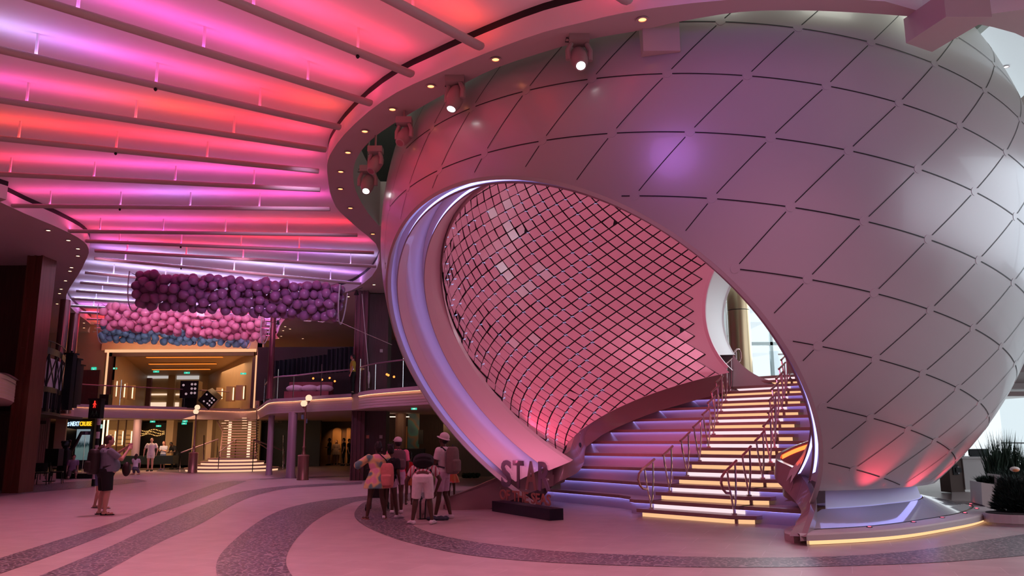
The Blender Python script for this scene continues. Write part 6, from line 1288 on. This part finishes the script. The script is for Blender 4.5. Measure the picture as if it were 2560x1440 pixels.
# ------------------------------------------------------------------ restaurant tables and chairs, dark bear statue
m_ch = mat('chair_black', (.008, .007, .008), rough=.45)
def dtable(px, py, lab):
    q = atz(px, py); t = thing('round_table', lab, 'table', tuple(q), group='dark restaurant tables'); MB().cyl((q.x, q.y), .38, .73, .76, 24).build('tabletop', m_ch, t); MB().cyl((q.x, q.y), .04, .02, .73, 10).build('pedestal', m_ch, t); MB().cyl((q.x, q.y), .24, 0, .03, 16).build('base', m_ch, t); return q
def dchair(px, py, rz, lab):
    q = atz(px, py); t = thing('dining_chair', lab, 'chair', tuple(q), rz, 'dark restaurant chairs'); M = Matrix.Translation(q) @ Matrix.Rotation(rz, 4, 'Z')
    def add(mb, nm): mb.v = [M @ v for v in mb.v]; mb.build(nm, m_ch, t)
    add(MB().box((-.22, -.21, .43), (.22, .21, .48)), 'seat'); add(MB().strip([Vector((.22 * math.sin(a), -.20 - .04 * math.cos(a), .50)) for a in [-1.4 + .28 * k_ for k_ in range(11)]], [Vector((.23 * math.sin(a), -.24 - .04 * math.cos(a), .84)) for a in [-1.4 + .28 * k_ for k_ in range(11)]]), 'backrest')
    for sx in (-1, 1):
        for sy in (-1, 1): add(MB().tube([(.19 * sx, .18 * sy, .44), (.22 * sx, .22 * sy, 0)], .016, 6), 'leg')
tq = [dtable(122, 1204, 'round dark restaurant table nearest the promenade at left'), dtable(77, 1196, 'round dark restaurant table beside the bronze pier'), dtable(112, 1183, 'round dark restaurant table farthest back')]
for i, (px, py, r) in enumerate(((103, 1212, .3), (140, 1209, -1.2), (94, 1199, 1.6), (58, 1206, .8), (148, 1196, 2.6), (68, 1187, -2.4), (128, 1190, 2.9))):
    dchair(px, py, r, 'black restaurant chair %s' % ['in front of the nearest dark table', 'right of the nearest dark table', 'left of the nearest dark table', 'beside the foot of the bronze pier', 'behind the nearest table by the statue', 'behind the table at the pier', 'between the two rear dark tables'][i])
for i, (q, cc) in enumerate(((tq[0], (.5, .01, .01)), (tq[0] + Vector((.2, .12, 0)), (.5, .03, .01)))):
    t = thing('table_candle', 'small red table lamp on the nearest dark table, %s' % ['left', 'right'][i], 'lamp', (q.x, q.y, .76), group='red table lamps'); MB().cyl((q.x, q.y), .03, .76, .90, 10).build('stem', m_white if i == 0 else m_dark, t); MB().ball((q.x, q.y, .95), .05, 10, 8).build('shade', mat('red_shade', cc, rough=.3, emit=cc, es=1.2), t)
PB = thing('planter_box', 'low black box with a leafy top behind the dark tables', 'planter', tuple(atz(128, 1180))); rbox(112, 1122, 145, 1165, 33, .4).build('box', m_black, PB)
q = atz(160, 1196); BR = thing('bear_statue', 'dark bear-shaped statue with one arm raised beside the dark tables', 'statue', tuple(q)); mb = MB(); X, Y = q.x, q.y
rings(mb, [(Vector((X, Y, z)), a, a * .8, Vector((1, 0, 0)), Vector((0, 1, 0))) for z, a in ((.0, .34), (.3, .36), (.7, .34), (1.0, .30), (1.25, .27), (1.36, .16))])
mb.ball((X - .05, Y, 1.52), (.20, .19, .18), 14, 10); mb.ball((X - .23, Y, 1.62), .07, 10, 8); mb.ball((X + .12, Y, 1.66), .07, 10, 8); mb.ball((X - .02, Y - .17, 1.48), (.09, .09, .07), 10, 8)
cone(mb, Vector((X + .2, Y, 1.25)), .10, Vector((X + .42, Y, 1.62)), .08); cone(mb, Vector((X + .42, Y, 1.62)), .08, Vector((X + .60, Y, 2.05)), .07); cone(mb, Vector((X - .2, Y, 1.2)), .10, Vector((X - .22, Y - .15, .8)), .08)
remesh(mb, 'body', mat('statue_dark', (.010, .006, .006), rough=.4), BR, .025, 4)
tag(MB().box((q.x + .45, q.y - .35, 0), (q.x + 1.45, q.y + .2, .22)).build('low_block', m_black), 'low black block on the floor right of the crouching person', 'block')
# ------------------------------------------------------------------ right side: desk, planters, grasses
DSK = thing('service_desk', 'white curved service desk with a dark wood back and a small screen at the right', 'desk', tuple(atz(2445, 1228)))
Yd = 24.5; x0 = aty(2412, 1200, Yd).x; x1 = aty(2482, 1200, Yd).x
mb = MB(); mb.box((x0, Yd, .12), (x1, Yd + .7, 1.02)); mb.build('front', mat('desk_white', (.62, .58, .56), rough=.35), DSK); MB().box((x0 - .05, Yd - .06, 1.02), (x1 + .05, Yd + .76, 1.08)).build('top', MATS['desk_white'], DSK); MB().box((x0 + .15, Yd - .02, .06), (x1 - .6, Yd + .0, .10)).build('light_line', E_WARM, DSK)
xw = aty(2378, 1200, Yd).x; MB().box((xw, Yd + .05, .03), (x0, Yd + .65, .98)).build('cabinet', mat('desk_wood', (.12, .075, .06), rough=.5), DSK); MB().box((xw + .1, Yd + .02, .55), (x0 - .15, Yd + .06, .85)).build('niche', m_black, DSK)
MB().box((xw + .28, Yd - .0, .58), (x0 - .18, Yd + .02, .80)).build('small_screen', mat('screen_grey', (.30, .30, .32), rough=.2), DSK); MB().box((xw + .33, Yd - .012, .62), (x0 - .23, Yd, .76)).build('screen_face', m_black, DSK)
for i, (px0, px1, py0, py1, mt) in enumerate(((2424, 2458, 1126, 1146, m_black), (2440, 2476, 1124, 1145, mat('monitor_teal', (.05, .075, .07), rough=.4)), (2405, 2420, 1118, 1146, mat('laptop_grey', (.12, .12, .13), rough=.3)))):
    p0 = aty(px0, py1, Yd + .3); p1 = aty(px1, py0, Yd + .3); t = thing('desk_equipment', ['dark printer on the white service desk', 'grey-green monitor back on the white service desk', 'tilted laptop screen at the left end of the service desk'][i], ['printer', 'monitor', 'laptop'][i], ((p0.x + p1.x) / 2, Yd + .3, 1.08)); t.name = ['printer', 'monitor', 'laptop'][i]
    MB().box((p0.x, Yd + .28 + .12 * i, 1.10), (p1.x, Yd + .34 + .12 * i, max(p1.z, 1.3))).build('casing', mt, t); MB().box((p0.x + .05, Yd + .26 + .12 * i, 1.08), (p1.x - .05, Yd + .38 + .12 * i, 1.11)).build('stand', m_dark, t)
m_pl = mat('planter_white', (.52, .42, .40), rough=.5); m_leaf = mat('leaf_dark', (.014, .028, .018), rough=.6, var=.4, scale=8); m_grass = mat('grass_blade', (.018, .040, .020), rough=.6, var=.4, scale=6)
def spiky(name, px, py, w, h, lab, seed, n=500, z0=.4, blade=.25, cat_='bush'):
    rnd = random.Random(seed); q = atz(px, py); t = thing(name, lab, cat_, (q.x, q.y, z0)); core = MB(); core.ball((q.x, q.y, z0 + h * .36), (w * .70, w * .52, h * .36), 16, 10); core.build('leaf_core', m_leaf, t); mb = MB()
    for i in range(n):
        a = rnd.random() * 2 * PI; f = rnd.random(); d = Vector((math.cos(a) * w * (1 - .35 * f), math.sin(a) * w * .75 * (1 - .35 * f), h * .1 + h * .75 * f)); b0 = Vector((q.x, q.y, z0)) + d * .75; dr = (d.normalized() + Vector((rnd.gauss(0, .35), rnd.gauss(0, .35), rnd.gauss(.35, .3)))).normalized(); s = dr.cross(Vector((rnd.gauss(0, 1), rnd.gauss(0, 1), rnd.gauss(0, 1)))).normalized() * .012; tip = b0 + dr * blade * .75 * (.7 + .6 * rnd.random())
        mb.add([b0 - s, b0 + s, b0 + dr * blade * .5 + s * .9, tip], [(0, 1, 2, 3)])
    mb.build('needles', m_leaf, t); return q
def planter(px, py, w, h, lab, d=.7, high=0):
    q = atz(px, py); t = thing('planter', lab, 'planter', tuple(q)); pts = [(q.x + w * math.cos(2 * PI * k_ / 36), q.y + w * d * math.sin(2 * PI * k_ / 36)) for k_ in range(36)]
    mb = MB(); mb.prism([(q.x + (x - q.x) * .93, q.y + (y - q.y) * .93) for x, y in pts], 0, .06); mb.prism(pts, .06, h); mb.build('bowl', m_pl, t); MB().prism([(q.x + (x - q.x) * .93, q.y + (y - q.y) * .93) for x, y in pts], h - .01, h + .015).build('soil', mat('soil', (.02, .012, .01), rough=.9), t); return q
planter(2560, 1312, .72, .22, 'round white planter bowl with a dark bush at the right edge'); spiky('round_bush', 2568, 1309, .66, .92, 'dark spiky mounded bush in the round bowl at the right edge', 4, 4200, .18)
q = atz(2470, 1272); PV = thing('planter', 'white planter with a tall curved back wall between desk and round bush', 'planter', tuple(q))
Yp = 17.9; mb = MB(); P_ = [aty(2453, 1206, Yp), aty(2497, 1213, Yp), aty(2499, 1187, Yp), aty(2512, 1195, Yp), aty(2528, 1208, Yp), aty(2540, 1228, Yp), aty(2528, 1250, Yp), aty(2505, 1278, Yp), aty(2456, 1262, Yp)]
P_[-1].z = max(.03, P_[-1].z); P_[-2].z = .02
mb.add(P_ + [p + Vector((.2, .8, 0)) for p in P_], [tuple(range(9))] + [(k_, (k_ + 1) % 9, 9 + (k_ + 1) % 9, 9 + k_) for k_ in range(9)]); mb.build('wall', m_pl, PV)
mb = MB(); rnd = random.Random(6)
def bush_at(name, c, w, h, lab, seed, n, blade, tall=False):
    rnd = random.Random(seed); t = thing(name, lab, 'plant', tuple(c)); mb = MB()
    for i in range(n):
        a = rnd.random() * 2 * PI; r = math.sqrt(rnd.random()); b0 = c + Vector((math.cos(a) * w * r, math.sin(a) * w * .7 * r, 0 if tall else h * .5 * rnd.random() * (1 - r * .5)))
        dr = Vector((rnd.gauss(0, .12 if tall else .6), rnd.gauss(0, .12 if tall else .6), 1)).normalized(); L = blade * (.55 + .5 * rnd.random()); s = Vector((math.cos(a * 3), math.sin(a * 3), 0)) * .014; md = b0 + dr * L * .5; tip = b0 + dr * L + Vector((rnd.gauss(0, .05), rnd.gauss(0, .05), 0))
        mb.add([b0 - s, b0 + s, md + s * .8, tip, md - s * .8], [(0, 1, 2, 3, 4)])
    mb.build('blades', m_grass if tall else m_leaf, t)
c = aty(2476, 1208, Yp + .4); bush_at('low_bush', Vector((c.x, Yp + .45, c.z)), .22, .12, 'low dark bush in the front part of the white planter', 21, 700, .17)
for i, (px, w, bl, Yg) in enumerate(((2490, .13, 1.05, 19.2), (2511, .24, 1.35, 19.6), (2547, .34, 1.15, 19.4))):
    c = aty(px, 1215, Yg); bush_at('tall_grass', Vector((c.x, Yg, .5)), w, .3, 'tall dark upright grass behind the white planter, %s' % ['leftmost tuft', 'tallest middle tuft', 'tuft at the picture edge'][i], 31 + i, 200, bl, True)
c = aty(2546, 1205, 18.6); bush_at('dense_bush', Vector((c.x, 18.7, .35)), .55, .8, 'dense dark bush behind the curved planter wall', 40, 2600, .45)
for i, (px, py) in enumerate(((2537, 1173), (2556, 1202))):
    c = aty(px, py, 17.5); t = thing('ornament', 'white and orange flower head in the dark bush, %s' % ['upper', 'lower'][i], 'flower', tuple(c)); MB().ball(c, (.10, .08, .055), 14, 8).build('petals', mat('orn_white', (.75, .62, .55), rough=.5), t, smooth=True); MB().ball(c + Vector((-.01, -.05, -.02)), (.07, .05, .035), 12, 8).build('orange_centre', mat('orn_orange', (.7, .22, .08), rough=.5), t, smooth=True)
tag(MB().prism([(p.x, p.y) for p in (atz(2380, 1256), atz(2530, 1262), atz(2530, 1240), atz(2380, 1232))], .002, .05).build('stone_kerb', m_pl), 'low pale kerb under the white planter', 'kerb')
# top right: bright side ceiling with a fin
SF = thing('ceiling_fin', 'white ceiling fin at the top right corner beyond the sphere', 'ceiling light', tuple(aty(2540, 108, 22)), group='fins at the top right'); p = aty(2490, 108, 21); q = aty(2640, 92, 21); MB().tube([p, q], .10, 10).build('beam', m_white, SF, smooth=True); MB().box((p.x + .3, 20.98, p.z), (p.x + .34, 21.02, 12.35)).build('hanger', m_white, SF)
wallbox('ceiling_side', (12.5, 10.5, 12.2), (21.5, 35.5, 12.4), m_wp); c = aty(2515, 166, 23); downlight(2515, 166, 'small white downlight at the top right corner', E_SPOT, 'side downlights', z=12.2)
c = aty(2545, 240, 30); wallbox('wall_side_brown', (aty(2534, 200, 30).x, 30, 4), (21.5, 30.2, 11.2), mat('brown_side', (.28, .20, .13), rough=.6))
